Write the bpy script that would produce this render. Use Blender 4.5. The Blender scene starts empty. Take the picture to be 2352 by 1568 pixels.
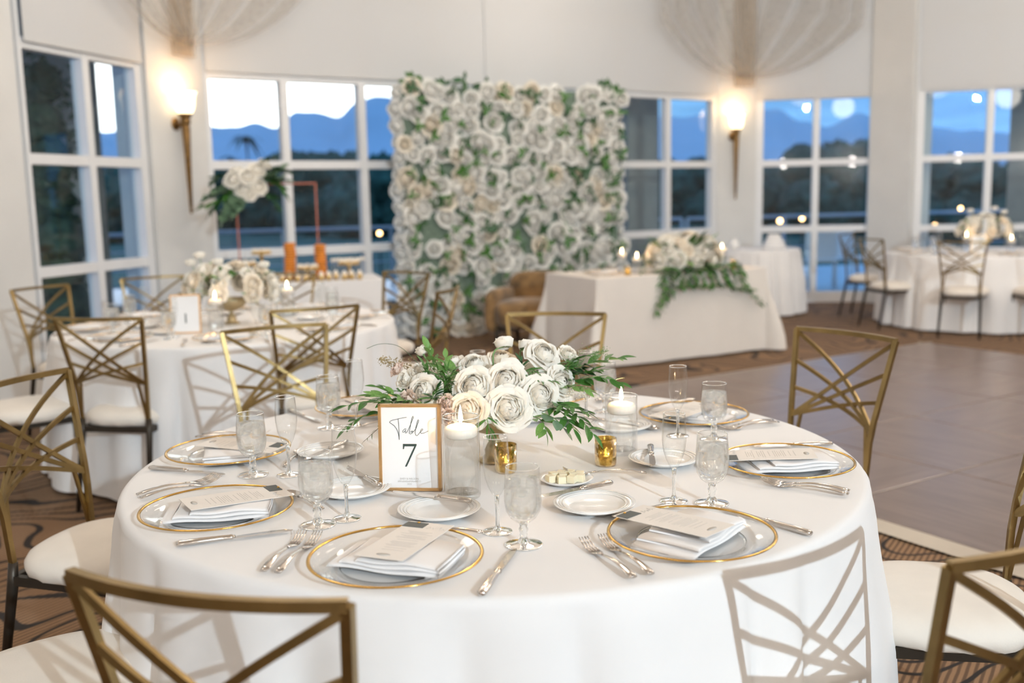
import bpy, math, random
from mathutils import Vector, Matrix, Euler

SC = bpy.context.scene
COL = SC.collection
RN = random.Random(11)
PI = math.pi
V = Vector

# ------------------------------------------------------------------ camera
pitch, roll = .1447, -.0211
CAMZ = 1.448
fw = V((0, math.cos(pitch), -math.sin(pitch)))
u0 = V((0, math.sin(pitch), math.cos(pitch)))
r0 = V((1, 0, 0))
rt = r0 * math.cos(roll) + u0 * math.sin(roll)
up = u0 * math.cos(roll) - r0 * math.sin(roll)
cd = bpy.data.cameras.new('camera')
cd.sensor_width = 36.0
cd.lens = 35.0
cd.clip_end = 5000
cd.dof.use_dof = True
cd.dof.focus_distance = 2.30
cd.dof.aperture_fstop = 2.2
cam = bpy.data.objects.new('camera', cd)
COL.objects.link(cam)
cam.matrix_world = Matrix(((rt.x, up.x, -fw.x, 0), (rt.y, up.y, -fw.y, 0), (rt.z, up.z, -fw.z, CAMZ), (0, 0, 0, 1)))
SC.camera = cam

# ------------------------------------------------------------------ exposure
SC.view_settings.view_transform = 'Standard'
SC.view_settings.look = 'None'
SC.view_settings.gamma = 1.0
SC.view_settings.use_curve_mapping = False
SC.view_settings.exposure = 0.06

# ------------------------------------------------------------------ dusk sky
W = bpy.data.worlds.new('dusk_sky')
SC.world = W
W.use_nodes = True
wn = W.node_tree
wn.nodes.clear()
def N(t, typ, **kw):
    n = t.nodes.new(typ)
    for k, v in kw.items():
        if k.startswith('i_'):
            n.inputs[k[2:].replace('_', ' ')].default_value = v
        else:
            setattr(n, k, v)
    return n
def ramp(t, stops, interp='LINEAR'):
    n = t.nodes.new('ShaderNodeValToRGB')
    n.color_ramp.interpolation = interp
    e = n.color_ramp.elements
    while len(e) < len(stops):
        e.new(.5)
    for i, (p, c) in enumerate(stops):
        e[i].position = p
        e[i].color = tuple(c) + (1,) if len(c) == 3 else c
    return n
L = wn.links.new
tc = N(wn, 'ShaderNodeTexCoord')
dot = N(wn, 'ShaderNodeVectorMath', operation='DOT_PRODUCT')
dot.inputs[1].default_value = V((-.23, .965, .10)).normalized()
L(tc.outputs['Generated'], dot.inputs[0])
glow = ramp(wn, [(0.0, (.20, .42, .85)), (.80, (.17, .39, .76)), (.925, (.15, .36, .66)), (.955, (.40, .62, .88)), (.972, (1.5, 1.55, 1.6)), (1.0, (2.2, 2.15, 2.1))])
L(dot.outputs['Value'], glow.inputs[0])
mp = N(wn, 'ShaderNodeMapping')
mp.inputs['Scale'].default_value = (2.2, 2.2, 22)
L(tc.outputs['Generated'], mp.inputs[0])
ns = N(wn, 'ShaderNodeTexNoise', i_Scale=2.4, i_Detail=5.0, i_Roughness=.6)
L(mp.outputs[0], ns.inputs['Vector'])
cl = ramp(wn, [(.42, (.72, .74, .80)), (.66, (1.45, 1.4, 1.38))])
L(ns.outputs['Fac'], cl.inputs[0])
mul = N(wn, 'ShaderNodeMix', data_type='RGBA', blend_type='MULTIPLY')
mul.inputs[0].default_value = .55
L(glow.outputs[0], mul.inputs[6]); L(cl.outputs[0], mul.inputs[7])
bg = N(wn, 'ShaderNodeBackground')
bg.inputs['Strength'].default_value = 1.55
wo = N(wn, 'ShaderNodeOutputWorld')
L(mul.outputs[2], bg.inputs[0]); L(bg.outputs[0], wo.inputs[0])

# ------------------------------------------------------------------ strobe and added fill lights
def light(name, typ, loc, energy, color, **kw):
    d = bpy.data.lights.new(name, typ)
    d.energy = energy; d.color = color
    for k, v in kw.items(): setattr(d, k, v)
    o = bpy.data.objects.new(name, d)
    COL.objects.link(o); o.location = loc
    return o
# photographer's strobe on a tall stand behind and right of the camera
flash = light('strobe_light', 'SPOT', (4.25, -6.0, 3.95), 2450, (.73, .90, 1.03), shadow_soft_size=.045, spot_size=math.radians(95), spot_blend=.3)
flash.rotation_euler = (V((0, 4.5, .9)) - V((4.25, -6.0, 3.95))).to_track_quat('-Z', 'Y').to_euler()
# unseen point lights added above the frame as warm overhead fill
WARM = (1.0, .89, .775)
FILL = 37.5
for lx, ly, k in ((-2.6, 1.2, .5), (.6, .4, .35), (4.0, 1.2, .45), (-2.0, 4.4, 1.0), (2.4, 4.4, 1.45), (4.9, 5.2, 1.9), (.5, 6.0, 1.5), (-1.4, 7.5, 1.0), (2.6, 8.2, 1.25), (5.8, 7.4, 2.4), (6.6, 10.0, .9), (.9, 10.2, .7), (-3.5, -3.5, .9), (.8, -4.0, .9), (5.2, -3.5, .9)):
    light('overhead_fill', 'POINT', (lx, ly, 3.75), FILL * k, WARM, shadow_soft_size=.30)
# row of unseen point lights added behind the camera as frontal fill
for k in range(6):
    light('rear_fill', 'POINT', (-5.2 + 2.2 * k, -8.55, 2.35), 78, (.98, .91, .84), shadow_soft_size=.14)

# ------------------------------------------------------------------ materials
def new_mat(name):
    m = bpy.data.materials.new(name)
    m.use_nodes = True
    t = m.node_tree
    b = t.nodes.get('Principled BSDF')
    return m, t, b
def pbr(name, col, rough=.6, metal=0.0, var=0.0, vscale=20.0, bump=0.0, bscale=200.0, coat=0.0, sss=0.0, trans=0.0, ior=None, spec=None, emis=None, estr=0.0, sheen=0.0):
    m, t, b = new_mat(name)
    b.inputs['Base Color'].default_value = tuple(col) + (1,)
    b.inputs['Roughness'].default_value = rough
    b.inputs['Metallic'].default_value = metal
    b.inputs['Coat Weight'].default_value = coat
    b.inputs['Transmission Weight'].default_value = trans
    if sss:
        b.inputs['Subsurface Weight'].default_value = sss
        b.inputs['Subsurface Radius'].default_value = (.02, .014, .01)
        b.inputs['Subsurface Scale'].default_value = .3
    if sheen: b.inputs['Sheen Weight'].default_value = sheen
    if ior: b.inputs['IOR'].default_value = ior
    if spec is not None: b.inputs['Specular IOR Level'].default_value = spec
    if emis:
        b.inputs['Emission Color'].default_value = tuple(emis) + (1,)
        b.inputs['Emission Strength'].default_value = estr
    tcn = None
    if var or bump:
        tcn = N(t, 'ShaderNodeTexCoord')
    if var:
        n = N(t, 'ShaderNodeTexNoise', i_Scale=vscale, i_Detail=4.0)
        t.links.new(tcn.outputs['Object'], n.inputs['Vector'])
        r = ramp(t, [(.3, [c * (1 - var) for c in col]), (.7, [min(1, c * (1 + var)) for c in col])])
        t.links.new(n.outputs['Fac'], r.inputs[0]); t.links.new(r.outputs[0], b.inputs['Base Color'])
    if bump:
        n2 = N(t, 'ShaderNodeTexNoise', i_Scale=bscale, i_Detail=3.0)
        t.links.new(tcn.outputs['Object'], n2.inputs['Vector'])
        bp = N(t, 'ShaderNodeBump', i_Strength=bump, i_Distance=.01)
        t.links.new(n2.outputs['Fac'], bp.inputs['Height']); t.links.new(bp.outputs[0], b.inputs['Normal'])
    return m
def thin_glass(name, tint=(.97, .985, .98), rough=0.0, ior=1.45, boost=1.0, power=5.0):
    m, t, b = new_mat(name)
    t.nodes.remove(b)
    out = t.nodes.get('Material Output')
    f = N(t, 'ShaderNodeLayerWeight'); f.inputs['Blend'].default_value = .5
    pw = N(t, 'ShaderNodeMath', operation='POWER'); pw.inputs[1].default_value = power
    mt = N(t, 'ShaderNodeMath', operation='MULTIPLY_ADD'); mt.use_clamp = True
    r0_ = ((ior - 1) / (ior + 1)) ** 2 * boost
    mt.inputs[1].default_value = 1 - r0_; mt.inputs[2].default_value = r0_
    t.links.new(f.outputs['Facing'], pw.inputs[0])
    tr = N(t, 'ShaderNodeBsdfTransparent'); tr.inputs[0].default_value = tuple(tint) + (1,)
    gl = N(t, 'ShaderNodeBsdfGlossy', i_Roughness=rough)
    mx = N(t, 'ShaderNodeMixShader')
    t.links.new(pw.outputs[0], mt.inputs[0]); t.links.new(mt.outputs[0], mx.inputs[0])
    t.links.new(tr.outputs[0], mx.inputs[1]); t.links.new(gl.outputs[0], mx.inputs[2])
    t.links.new(mx.outputs[0], out.inputs[0])
    return m
def glass(name, col=(1, 1, 1), ior=1.45, rough=0.0):
    m, t, b = new_mat(name)
    t.nodes.remove(b)
    out = t.nodes.get('Material Output')
    g = N(t, 'ShaderNodeBsdfGlass', i_IOR=ior, i_Roughness=rough)
    g.inputs[0].default_value = tuple(col) + (1,)
    t.links.new(g.outputs[0], out.inputs[0])
    return m
def sheer(name, col, opacity, pattern=0.0, pscale=60.0, trl=.35):
    m, t, b = new_mat(name)
    t.nodes.remove(b)
    out = t.nodes.get('Material Output')
    d = N(t, 'ShaderNodeBsdfDiffuse'); d.inputs[0].default_value = tuple(col) + (1,)
    q = N(t, 'ShaderNodeBsdfTranslucent'); q.inputs[0].default_value = tuple(col) + (1,)
    m1 = N(t, 'ShaderNodeMixShader'); m1.inputs[0].default_value = trl
    t.links.new(d.outputs[0], m1.inputs[1]); t.links.new(q.outputs[0], m1.inputs[2])
    if opacity >= 1:
        t.links.new(m1.outputs[0], out.inputs[0]); return m
    tr = N(t, 'ShaderNodeBsdfTransparent')
    m2 = N(t, 'ShaderNodeMixShader'); m2.inputs[0].default_value = opacity
    if pattern:
        c = N(t, 'ShaderNodeTexCoord')
        v = N(t, 'ShaderNodeTexVoronoi', i_Scale=pscale)
        t.links.new(c.outputs['Object'], v.inputs['Vector'])
        r = ramp(t, [(.28, (min(1, opacity + pattern),) * 3), (.36, (opacity,) * 3)])
        t.links.new(v.outputs['Distance'], r.inputs[0]); t.links.new(r.outputs[0], m2.inputs[0])
    t.links.new(tr.outputs[0], m2.inputs[1]); t.links.new(m1.outputs[0], m2.inputs[2])
    t.links.new(m2.outputs[0], out.inputs[0])
    return m
def emit(name, col, s):
    m, t, b = new_mat(name)
    t.nodes.remove(b)
    e = N(t, 'ShaderNodeEmission'); e.inputs[0].default_value = tuple(col) + (1,); e.inputs[1].default_value = s
    t.links.new(e.outputs[0], t.nodes.get('Material Output').inputs[0])
    return m

M = {}
M['wall'] = pbr('painted_wall', (.68, .675, .655), .8, var=.03, vscale=3, bump=.05, bscale=90)
M['ceiling'] = pbr('ceiling_paint', (.74, .70, .65), .9, var=.02, vscale=2)
M['frame_white'] = pbr('white_window_paint', (.74, .745, .75), .45, var=.02, vscale=6)
M['pane'] = thin_glass('window_glass', (.93, .97, .97), 0.0, 1.45, 1.0)
M['shade'] = sheer('roller_shade_fabric', (.76, .76, .755), 1.0, trl=.27)
M['lace'] = sheer('lace_fabric', (.54, .49, .43), .30, .08, 13, .3)
M['lace_fine'] = sheer('fine_lace', (.62, .58, .52), .13, .05, 13, .3)
M['lace_tail'] = sheer('gathered_lace', (.56, .46, .35), .52, .12, 16, .3)
M['cloth'] = pbr('white_linen', (.80, .785, .775), .85, var=.015, vscale=4, bump=.03, bscale=700, sheen=.1)
M['cloth_beige'] = pbr('beige_linen', (.71, .665, .615), .85, var=.02, vscale=5, bump=.04, bscale=400)
M['napkin'] = pbr('napkin_cotton', (.83, .81, .80), .9, var=.01, vscale=15, bump=.03, bscale=900)
M['gold_metal'] = pbr('brushed_gold_metal', (.31, .22, .095), .36, 1.0, var=.16, vscale=14, bump=.06, bscale=160)
M['dark_metal'] = pbr('dark_bronze_metal', (.055, .045, .035), .42, .7, var=.1, vscale=12)
M['cushion'] = pbr('ivory_cushion_fabric', (.78, .72, .64), .75, var=.03, vscale=10, bump=.06, bscale=260, sheen=.15)
M['glass_thin'] = thin_glass('thin_clear_glass', (.985, .992, .99), 0.0, 1.5, 1.35, 3.2)
M['glass_charger'] = thin_glass('charger_glass', (.992, .996, .996), .02, 1.45, .8, 6.5)
M['glass_solid'] = glass('solid_clear_glass', (.99, 1, 1), 1.45)
def mixed_glass(name, ior, clear, milky, col=(.93, .94, .95)):
    m, t, b = new_mat(name)
    t.nodes.remove(b)
    g = N(t, 'ShaderNodeBsdfGlass', i_IOR=ior, i_Roughness=0.0); g.inputs[0].default_value = (.99, 1, 1, 1)
    tr = N(t, 'ShaderNodeBsdfTransparent')
    m1 = N(t, 'ShaderNodeMixShader'); m1.inputs[0].default_value = clear
    t.links.new(g.outputs[0], m1.inputs[1]); t.links.new(tr.outputs[0], m1.inputs[2])
    q = N(t, 'ShaderNodeBsdfTranslucent'); q.inputs[0].default_value = tuple(col) + (1,)
    m2 = N(t, 'ShaderNodeMixShader'); m2.inputs[0].default_value = milky
    if milky > .05:
        c = N(t, 'ShaderNodeTexCoord'); n = N(t, 'ShaderNodeTexNoise', i_Scale=55.0, i_Detail=3.0)
        t.links.new(c.outputs['Object'], n.inputs['Vector'])
        r = ramp(t, [(.35, (milky * .5,) * 3), (.7, (min(1, milky * 1.7),) * 3)])
        t.links.new(n.outputs['Fac'], r.inputs[0]); t.links.new(r.outputs[0], m2.inputs[0])
    t.links.new(m1.outputs[0], m2.inputs[1]); t.links.new(q.outputs[0], m2.inputs[2])
    t.links.new(m2.outputs[0], t.nodes.get('Material Output').inputs[0])
    return m
M['water'] = mixed_glass('clear_water', 1.33, .82, .02)
M['iced_water'] = mixed_glass('iced_water', 1.33, .50, .13, (1, 1, 1))
M['gold_rim'] = pbr('gold_rim', (.72, .44, .12), .16, 1.0)
M['steel'] = pbr('polished_steel', (.66, .62, .58), .14, 1.0, var=.03, vscale=30)
M['porcelain'] = pbr('white_porcelain', (.84, .82, .79), .18, coat=.3, var=.01, vscale=10)
M['paper'] = pbr('cream_paper', (.79, .74, .685), .8, var=.01, vscale=20)
M['paper_white'] = pbr('white_card', (.85, .84, .835), .7, var=.005, vscale=20)
M['ink'] = pbr('dark_green_ink', (.03, .055, .045), .6, var=.05)
M['ink_grey'] = pbr('grey_ink', (.55, .52, .48), .8, var=.05)
M['slate'] = pbr('charcoal_card', (.10, .11, .105), .7, var=.05)
M['frame_gold'] = pbr('polished_frame_gold', (.66, .42, .20), .30, 1.0, var=.06, vscale=40)
M['wax'] = pbr('white_wax', (.88, .82, .74), .45, sss=.35, var=.01, vscale=15)
M['wick'] = pbr('burnt_wick', (.05, .04, .03), .9, var=.1)
M['flame'] = emit('candle_flame', (1.0, .80, .48), 26)
M['butter'] = pbr('butter', (.86, .79, .58), .45, sss=.2, var=.02, vscale=60)
M['urn'] = pbr('aged_gold_urn', (.46, .37, .22), .42, .75, var=.22, vscale=24, bump=.4, bscale=45)
M['carpet_rim'] = pbr('beige_edge_trim', (.46, .41, .34), .4, .3, var=.05, vscale=8)
M['stem'] = pbr('green_stem', (.16, .30, .10), .5, var=.15, vscale=40)
M['stem_brown'] = pbr('brown_twig', (.16, .12, .06), .7, var=.2, vscale=40)
def leafmat(name, col, var=.22):
    m = pbr(name, col, .42, var=var, vscale=18, spec=.4)
    return m
M['leaf'] = leafmat('ruscus_leaf', (.055, .165, .028))
M['leaf_dark'] = leafmat('dark_green_leaf', (.028, .095, .030))
M['leaf_light'] = leafmat('fresh_green_leaf', (.16, .31, .075))
M['leaf_euc'] = leafmat('eucalyptus_leaf', (.15, .25, .15), .12)
def petal_mat(name, col, trl=.20):
    m = sheer(name, col, 1.0, trl=trl); t = m.node_tree
    c = N(t, 'ShaderNodeTexCoord'); n = N(t, 'ShaderNodeTexNoise', i_Scale=6.0, i_Detail=3.0)
    t.links.new(c.outputs['Object'], n.inputs['Vector'])
    r = ramp(t, [(.3, [k * .95 for k in col]), (.7, [min(1, k * 1.04) for k in col])])
    t.links.new(n.outputs['Fac'], r.inputs[0])
    for d in t.nodes:
        if d.type in ('BSDF_DIFFUSE', 'BSDF_TRANSLUCENT'): t.links.new(r.outputs[0], d.inputs[0])
    return m
M['petal'] = petal_mat('white_rose_petal', (.98, .935, .86), .26)
M['petal_cream'] = petal_mat('cream_rose_petal', (.97, .88, .75))
M['petal_blush'] = petal_mat('blush_petal', (.88, .73, .64))
M['petal_silk'] = petal_mat('silk_white_petal', (.90, .895, .86), .2)
M['petal_silk_cream'] = petal_mat('silk_cream_petal', (.90, .84, .73), .2)
M['tan_bloom'] = pbr('tan_astilbe', (.36, .28, .14), .8, var=.25, vscale=60)
M['moss'] = pbr('green_backing', (.16, .22, .17), .9, var=.35, vscale=20, bump=.6, bscale=60)
M['bronze'] = pbr('antique_bronze', (.22, .125, .045), .42, .9, var=.3, vscale=25, bump=.15, bscale=70)
M['sconce_glass'] = pbr('lit_alabaster_glass', (.9, .8, .62), .4, emis=(1.0, .74, .42), estr=3.2)
M['copper'] = pbr('copper_rod', (.36, .11, .065), .5, .5, var=.05)
M['orange'] = pbr('caramel_orange_pastry', (.72, .25, .03), .5, var=.2, vscale=60, bump=.3, bscale=90)
M['cream'] = pbr('whipped_cream', (.86, .80, .70), .6, var=.03, vscale=30)
M['gold_cup'] = pbr('gold_foil_cup', (.66, .48, .22), .3, .9, var=.12, vscale=50)
M['velvet'] = pbr('brown_gold_velvet', (.22, .125, .045), .8, var=.7, vscale=7, sheen=.4, bump=.1)
M['stone'] = pbr('exterior_stucco', (.36, .34, .30), .85, var=.08, vscale=4, bump=.2, bscale=30)
M['patio'] = pbr('patio_concrete', (.42, .47, .52), .35, var=.06, vscale=3)
M['rail'] = pbr('patio_rail_paint', (.42, .42, .42), .5, var=.03)
M['lawn'] = pbr('lawn', (.030, .085, .055), .9, var=.4, vscale=.35)
M['crown'] = pbr('tree_crown', (.028, .075, .050), .9, var=.5, vscale=1.2, bump=.8, bscale=6)
M['ivy'] = pbr('ivy_foliage', (.05, .085, .05), .85, var=.5, vscale=6, bump=.6, bscale=20)
M['trunk'] = pbr('tree_bark', (.06, .05, .04), .9, var=.3, vscale=10)
M['mountain'] = pbr('hazy_blue_mountain', (.42, .49, .55), 1.0, var=.08, vscale=.01)  # blue distance haze is put into the base colour
M['plastic_white'] = pbr('white_plastic', (.78, .80, .80), .5, var=.02)
M['light_warm'] = emit('warm_lamp', (1.0, .58, .25), 14)

def votive_mat():
    m, t, b = new_mat('amber_mercury_glass')
    c = N(t, 'ShaderNodeTexCoord')
    n = N(t, 'ShaderNodeTexNoise', i_Scale=90.0, i_Detail=3.0)
    t.links.new(c.outputs['Object'], n.inputs['Vector'])
    r = ramp(t, [(.42, (.55, .30, .03)), (.60, (.95, .62, .12))])
    t.links.new(n.outputs['Fac'], r.inputs[0]); t.links.new(r.outputs[0], b.inputs['Base Color'])
    b.inputs['Roughness'].default_value = .12
    b.inputs['Metallic'].default_value = .55
    b.inputs['Transmission Weight'].default_value = .75
    b.inputs['Coat Weight'].default_value = .5
    return m
M['amber'] = votive_mat()

def carpet_mat():
    m, t, b = new_mat('patterned_carpet')
    c = N(t, 'ShaderNodeTexCoord')
    mp = N(t, 'ShaderNodeMapping'); mp.inputs['Rotation'].default_value = (0, 0, .56)
    t.links.new(c.outputs['Object'], mp.inputs[0])
    # fine rib stripes
    w = N(t, 'ShaderNodeTexWave', wave_type='BANDS', bands_direction='X', i_Scale=14.0, i_Distortion=.6, i_Detail=2.0)
    t.links.new(mp.outputs[0], w.inputs['Vector'])
    rb = ramp(t, [(.25, (.125, .070, .036)), (.6, (.30, .175, .092))])
    t.links.new(w.outputs['Fac'], rb.inputs[0])
    # large black scrolls
    n = N(t, 'ShaderNodeTexNoise', i_Scale=1.9, i_Detail=0.0)
    t.links.new(c.outputs['Object'], n.inputs['Vector'])
    sub = N(t, 'ShaderNodeVectorMath', operation='SCALE'); sub.inputs['Scale'].default_value = 1.1
    t.links.new(n.outputs['Color'], sub.inputs[0])
    add = N(t, 'ShaderNodeVectorMath', operation='ADD')
    t.links.new(c.outputs['Object'], add.inputs[0]); t.links.new(sub.outputs[0], add.inputs[1])
    w2 = N(t, 'ShaderNodeTexWave', wave_type='RINGS', rings_direction='Z', i_Scale=2.3, i_Distortion=3.4, i_Detail=1.0)
    w2.inputs['Detail Scale'].default_value = 1.0
    t.links.new(add.outputs[0], w2.inputs['Vector'])
    rs = ramp(t, [(.0, (1, 1, 1)), (.085, (1, 1, 1)), (.13, (0, 0, 0))])
    t.links.new(w2.outputs['Fac'], rs.inputs[0])
    mx = N(t, 'ShaderNodeMix', data_type='RGBA')
    mx.inputs[7].default_value = (.018, .013, .011, 1)
    t.links.new(rs.outputs[0], mx.inputs[0]); t.links.new(rb.outputs[0], mx.inputs[6])
    t.links.new(mx.outputs[2], b.inputs['Base Color'])
    b.inputs['Roughness'].default_value = .95
    nb = N(t, 'ShaderNodeTexNoise', i_Scale=350.0)
    t.links.new(c.outputs['Object'], nb.inputs['Vector'])
    bp = N(t, 'ShaderNodeBump', i_Strength=.35, i_Distance=.01)
    t.links.new(nb.outputs['Fac'], bp.inputs['Height']); t.links.new(bp.outputs[0], b.inputs['Normal'])
    return m
M['carpet'] = carpet_mat()
def wood_mat():
    m, t, b = new_mat('dance_floor_wood')
    c = N(t, 'ShaderNodeTexCoord'); oi = N(t, 'ShaderNodeObjectInfo')
    mp = N(t, 'ShaderNodeMapping'); mp.inputs['Scale'].default_value = (1.0, 9.0, 1.0)
    t.links.new(c.outputs['Object'], mp.inputs[0])
    n = N(t, 'ShaderNodeTexNoise', i_Scale=3.0, i_Detail=6.0, noise_dimensions='4D')
    t.links.new(mp.outputs[0], n.inputs['Vector']); t.links.new(oi.outputs['Random'], n.inputs['W'])
    r = ramp(t, [(.3, (.15, .105, .085)), (.7, (.235, .17, .14))])
    t.links.new(n.outputs['Fac'], r.inputs[0]); t.links.new(r.outputs[0], b.inputs['Base Color'])
    b.inputs['Roughness'].default_value = .30
    b.inputs['Specular IOR Level'].default_value = .6
    return m
M['wood'] = wood_mat()

# ------------------------------------------------------------------ mesh helpers
class MB:
    def __init__(s): s.v = []; s.f = []
    def add(s, vs, fs):
        o = len(s.v); s.v += [tuple(p) for p in vs]; s.f += [tuple(i + o for i in f) for f in fs]; return s
    def box(s, c, sz, rz=0.0, taper=1.0):
        x, y, z = sz[0] / 2, sz[1] / 2, sz[2] / 2
        P = []
        for dz, k in ((-z, 1.0), (z, taper)):
            for dx, dy in ((-x, -y), (x, -y), (x, y), (-x, y)):
                a, b = dx * k, dy * k
                P.append((c[0] + a * math.cos(rz) - b * math.sin(rz), c[1] + a * math.sin(rz) + b * math.cos(rz), c[2] + dz))
        return s.add(P, [(3, 2, 1, 0), (4, 5, 6, 7), (0, 1, 5, 4), (1, 2, 6, 5), (2, 3, 7, 6), (3, 0, 4, 7)])
    def sweep(s, pts, n=8, upv=(0, 0, 1), rect=False, cap=True):
        # pts: (position, half width, half height)
        P = [V(p[0]) for p in pts]; U = V(upv); rings = []
        m = 4 if rect else n
        for i, p in enumerate(pts):
            t = (P[min(i + 1, len(P) - 1)] - P[max(i - 1, 0)]).normalized()
            sd = t.cross(U)
            if sd.length < 1e-4: sd = t.cross(V((1, 0, 0)))
            sd.normalize(); nr = sd.cross(t).normalized()
            w, h = p[1], p[2]
            if rect: ring = [P[i] + sd * a * w + nr * b * h for a, b in ((-1, -1), (1, -1), (1, 1), (-1, 1))]
            else: ring = [P[i] + sd * math.cos(2 * PI * k / n) * w + nr * math.sin(2 * PI * k / n) * h for k in range(n)]
            rings += ring
        F = []
        for i in range(len(pts) - 1):
            for k in range(m):
                a = i * m + k; b = i * m + (k + 1) % m
                F.append((a, b, b + m, a + m))
        if cap:
            F.append(tuple(range(m))[::-1]); F.append(tuple((len(pts) - 1) * m + k for k in range(m)))
        return s.add(rings, F)
    def lathe(s, prof, n=32, c=(0, 0, 0), closed=False, rib=None):
        vs = []; m = len(prof)
        for k in range(n):
            a = 2 * PI * k / n
            for j, (r, z) in enumerate(prof):
                q = r * (1 + (rib(a, j) if rib else 0))
                vs.append((c[0] + q * math.cos(a), c[1] + q * math.sin(a), c[2] + z))
        fs = []
        for k in range(n):
            k2 = (k + 1) % n
            for j in range(m - 1):
                fs.append((k * m + j, k2 * m + j, k2 * m + j + 1, k * m + j + 1))
            if closed: fs.append((k * m + m - 1, k2 * m + m - 1, k2 * m, k * m))
        return s.add(vs, fs)
    def grid(s, fn, nu, nv, wrap=False):
        vs = [fn(i / (nu if wrap else nu - 1), j / (nv - 1)) for i in range(nu) for j in range(nv)]
        fs = []
        for i in range(nu if wrap else nu - 1):
            for j in range(nv - 1):
                a = i * nv + j; b = ((i + 1) % nu) * nv + j
                fs.append((a, b, b + 1, a + 1))
        return s.add(vs, fs)
    def mesh(s, name, mat, smooth=True):
        me = bpy.data.meshes.new(name)
        me.from_pydata(s.v, [], s.f); me.validate(); me.update()
        if mat: me.materials.append(M[mat] if isinstance(mat, str) else mat)
        if smooth: me.polygons.foreach_set('use_smooth', [True] * len(me.polygons))
        return me
def obj(name, me, parent=None, loc=(0, 0, 0), rot=(0, 0, 0), sc=(1, 1, 1), mtx=None):
    o = bpy.data.objects.new(name, me); COL.objects.link(o)
    if parent: o.parent = parent
    if mtx is not None: o.matrix_local = mtx
    else:
        o.location = loc; o.rotation_euler = rot
        o.scale = (sc,) * 3 if isinstance(sc, (int, float)) else sc
    return o
def tag(o, label, cat, group=None):
    o['label'] = label; o['category'] = cat
    if group: o['group'] = group
    return o
def thing(name, label, cat, loc=(0, 0, 0), rz=0.0, group=None):
    o = bpy.data.objects.new(name, None); COL.objects.link(o)
    o.empty_display_size = .05; o.location = loc; o.rotation_euler = (0, 0, rz)
    return tag(o, label, cat, group)
KIDS = {}
def dup(root, label, loc, rz=0.0, group=None, rot=None, sc=1.0):
    r = root.copy(); COL.objects.link(r); r.location = loc
    r.rotation_euler = rot if rot else (0, 0, rz); r.scale = (sc,) * 3
    r['label'] = label
    if group: r['group'] = group
    for ch in KIDS.setdefault(root.name, list(root.children)):
        c = ch.copy(); COL.objects.link(c); c.parent = r
        for g in KIDS.setdefault(ch.name, list(ch.children)):
            d = g.copy(); COL.objects.link(d); d.parent = c
    return r
class Proto:
    """first use moves the prototype itself, later uses copy it"""
    def __init__(s, root): s.root = root; s.used = False
    def put(s, label, loc, rz=0.0, group=None, rot=None, sc=1.0):
        if not s.used:
            s.used = True; r = s.root
            KIDS.setdefault(r.name, list(r.children))
            for ch in r.children: KIDS.setdefault(ch.name, list(ch.children))
            r.location = loc; r.rotation_euler = rot if rot else (0, 0, rz); r.scale = (sc,) * 3; r['label'] = label
            if group: r['group'] = group
            return r
        return dup(s.root, label, loc, rz, group, rot, sc)
def struct(o): o['kind'] = 'structure'; return o
def smooth(a, b, x):
    t = max(0, min(1, (x - a) / (b - a))); return t * t * (3 - 2 * t)
def facing(d):  # rz so that local +Y points along d
    return math.atan2(-d[0], d[1])

# ------------------------------------------------------------------ room shell
CEIL = 4.6
W1A, W1B = V((-3.60, 7.50)), V((-3.20, 8.86))
W2A, W2B = V((-2.89, 9.55)), V((2.66, 13.06))
W3A, W3B = V((3.22, 13.16)), V((4.72, 12.96))
W4A, W4B = V((5.05, 12.55)), V((8.30, 11.70))
CEN = V((.6, 3.0))
def inward(a, b):
    d = (b - a).normalized(); n = V((d.y, -d.x))
    if n.dot(CEN - (a + b) / 2) < 0: n = -n
    return d, n
def slab(mb, a, b, z0, z1, t0, t1):
    """vertical slab from a to b, from offset t0 to t1 along the inward normal"""
    d, n = inward(a, b)
    q = [a + n * t0, b + n * t0, b + n * t1, a + n * t1]
    vs = [(p.x, p.y, z) for z in (z0, z1) for p in q]
    mb.add(vs, [(0, 1, 2, 3), (7, 6, 5, 4), (0, 4, 5, 1), (1, 5, 6, 2), (2, 6, 7, 3), (3, 7, 4, 0)])
    return mb
mb = MB()
mb.box((0, 2.0, -.06), (19, 25, .10))
floor_o = struct(obj('floor', mb.mesh('floor', 'carpet', False)))
ceil_o = struct(obj('ceiling', MB().box((0, 2.0, CEIL + .06), (19, 25, .12)).mesh('ceiling', 'ceiling', False)))
def wallseg(name, a, b, z0=-.01, z1=CEIL, t0=-.30, t1=0.0, mat='wall'):
    return struct(obj(name, slab(MB(), V(a), V(b), z0, z1, t0, t1).mesh(name, mat, False)))
wallseg('wall_left', (-8.1, -9.0), (-4.0, 6.2))
wallseg('wall_rear', (-8.1, -9.0), (8.6, -9.0))
wallseg('wall_right', (8.6, -9.0), (8.4, 11.66))
# piers between the windows, standing a little proud into the room
wallseg('wall_pier_left', W1B + V((.005, .02)), W2A - V((.01, .02)), t0=-.30, t1=.10)
wallseg('wall_pier_middle', W2B + V((.02, .0)), W3A - V((.02, 0)), t0=-.30, t1=.06)
wallseg('wall_pier_right', W3B + V((.0, .0)), W4A + V((.02, -.02)), t0=-.34, t1=.16)
wallseg('wall_pier_near_left', V((-3.95, 6.2)), W1A - V((.004, .014)), t0=-.3, t1=.03)

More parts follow.
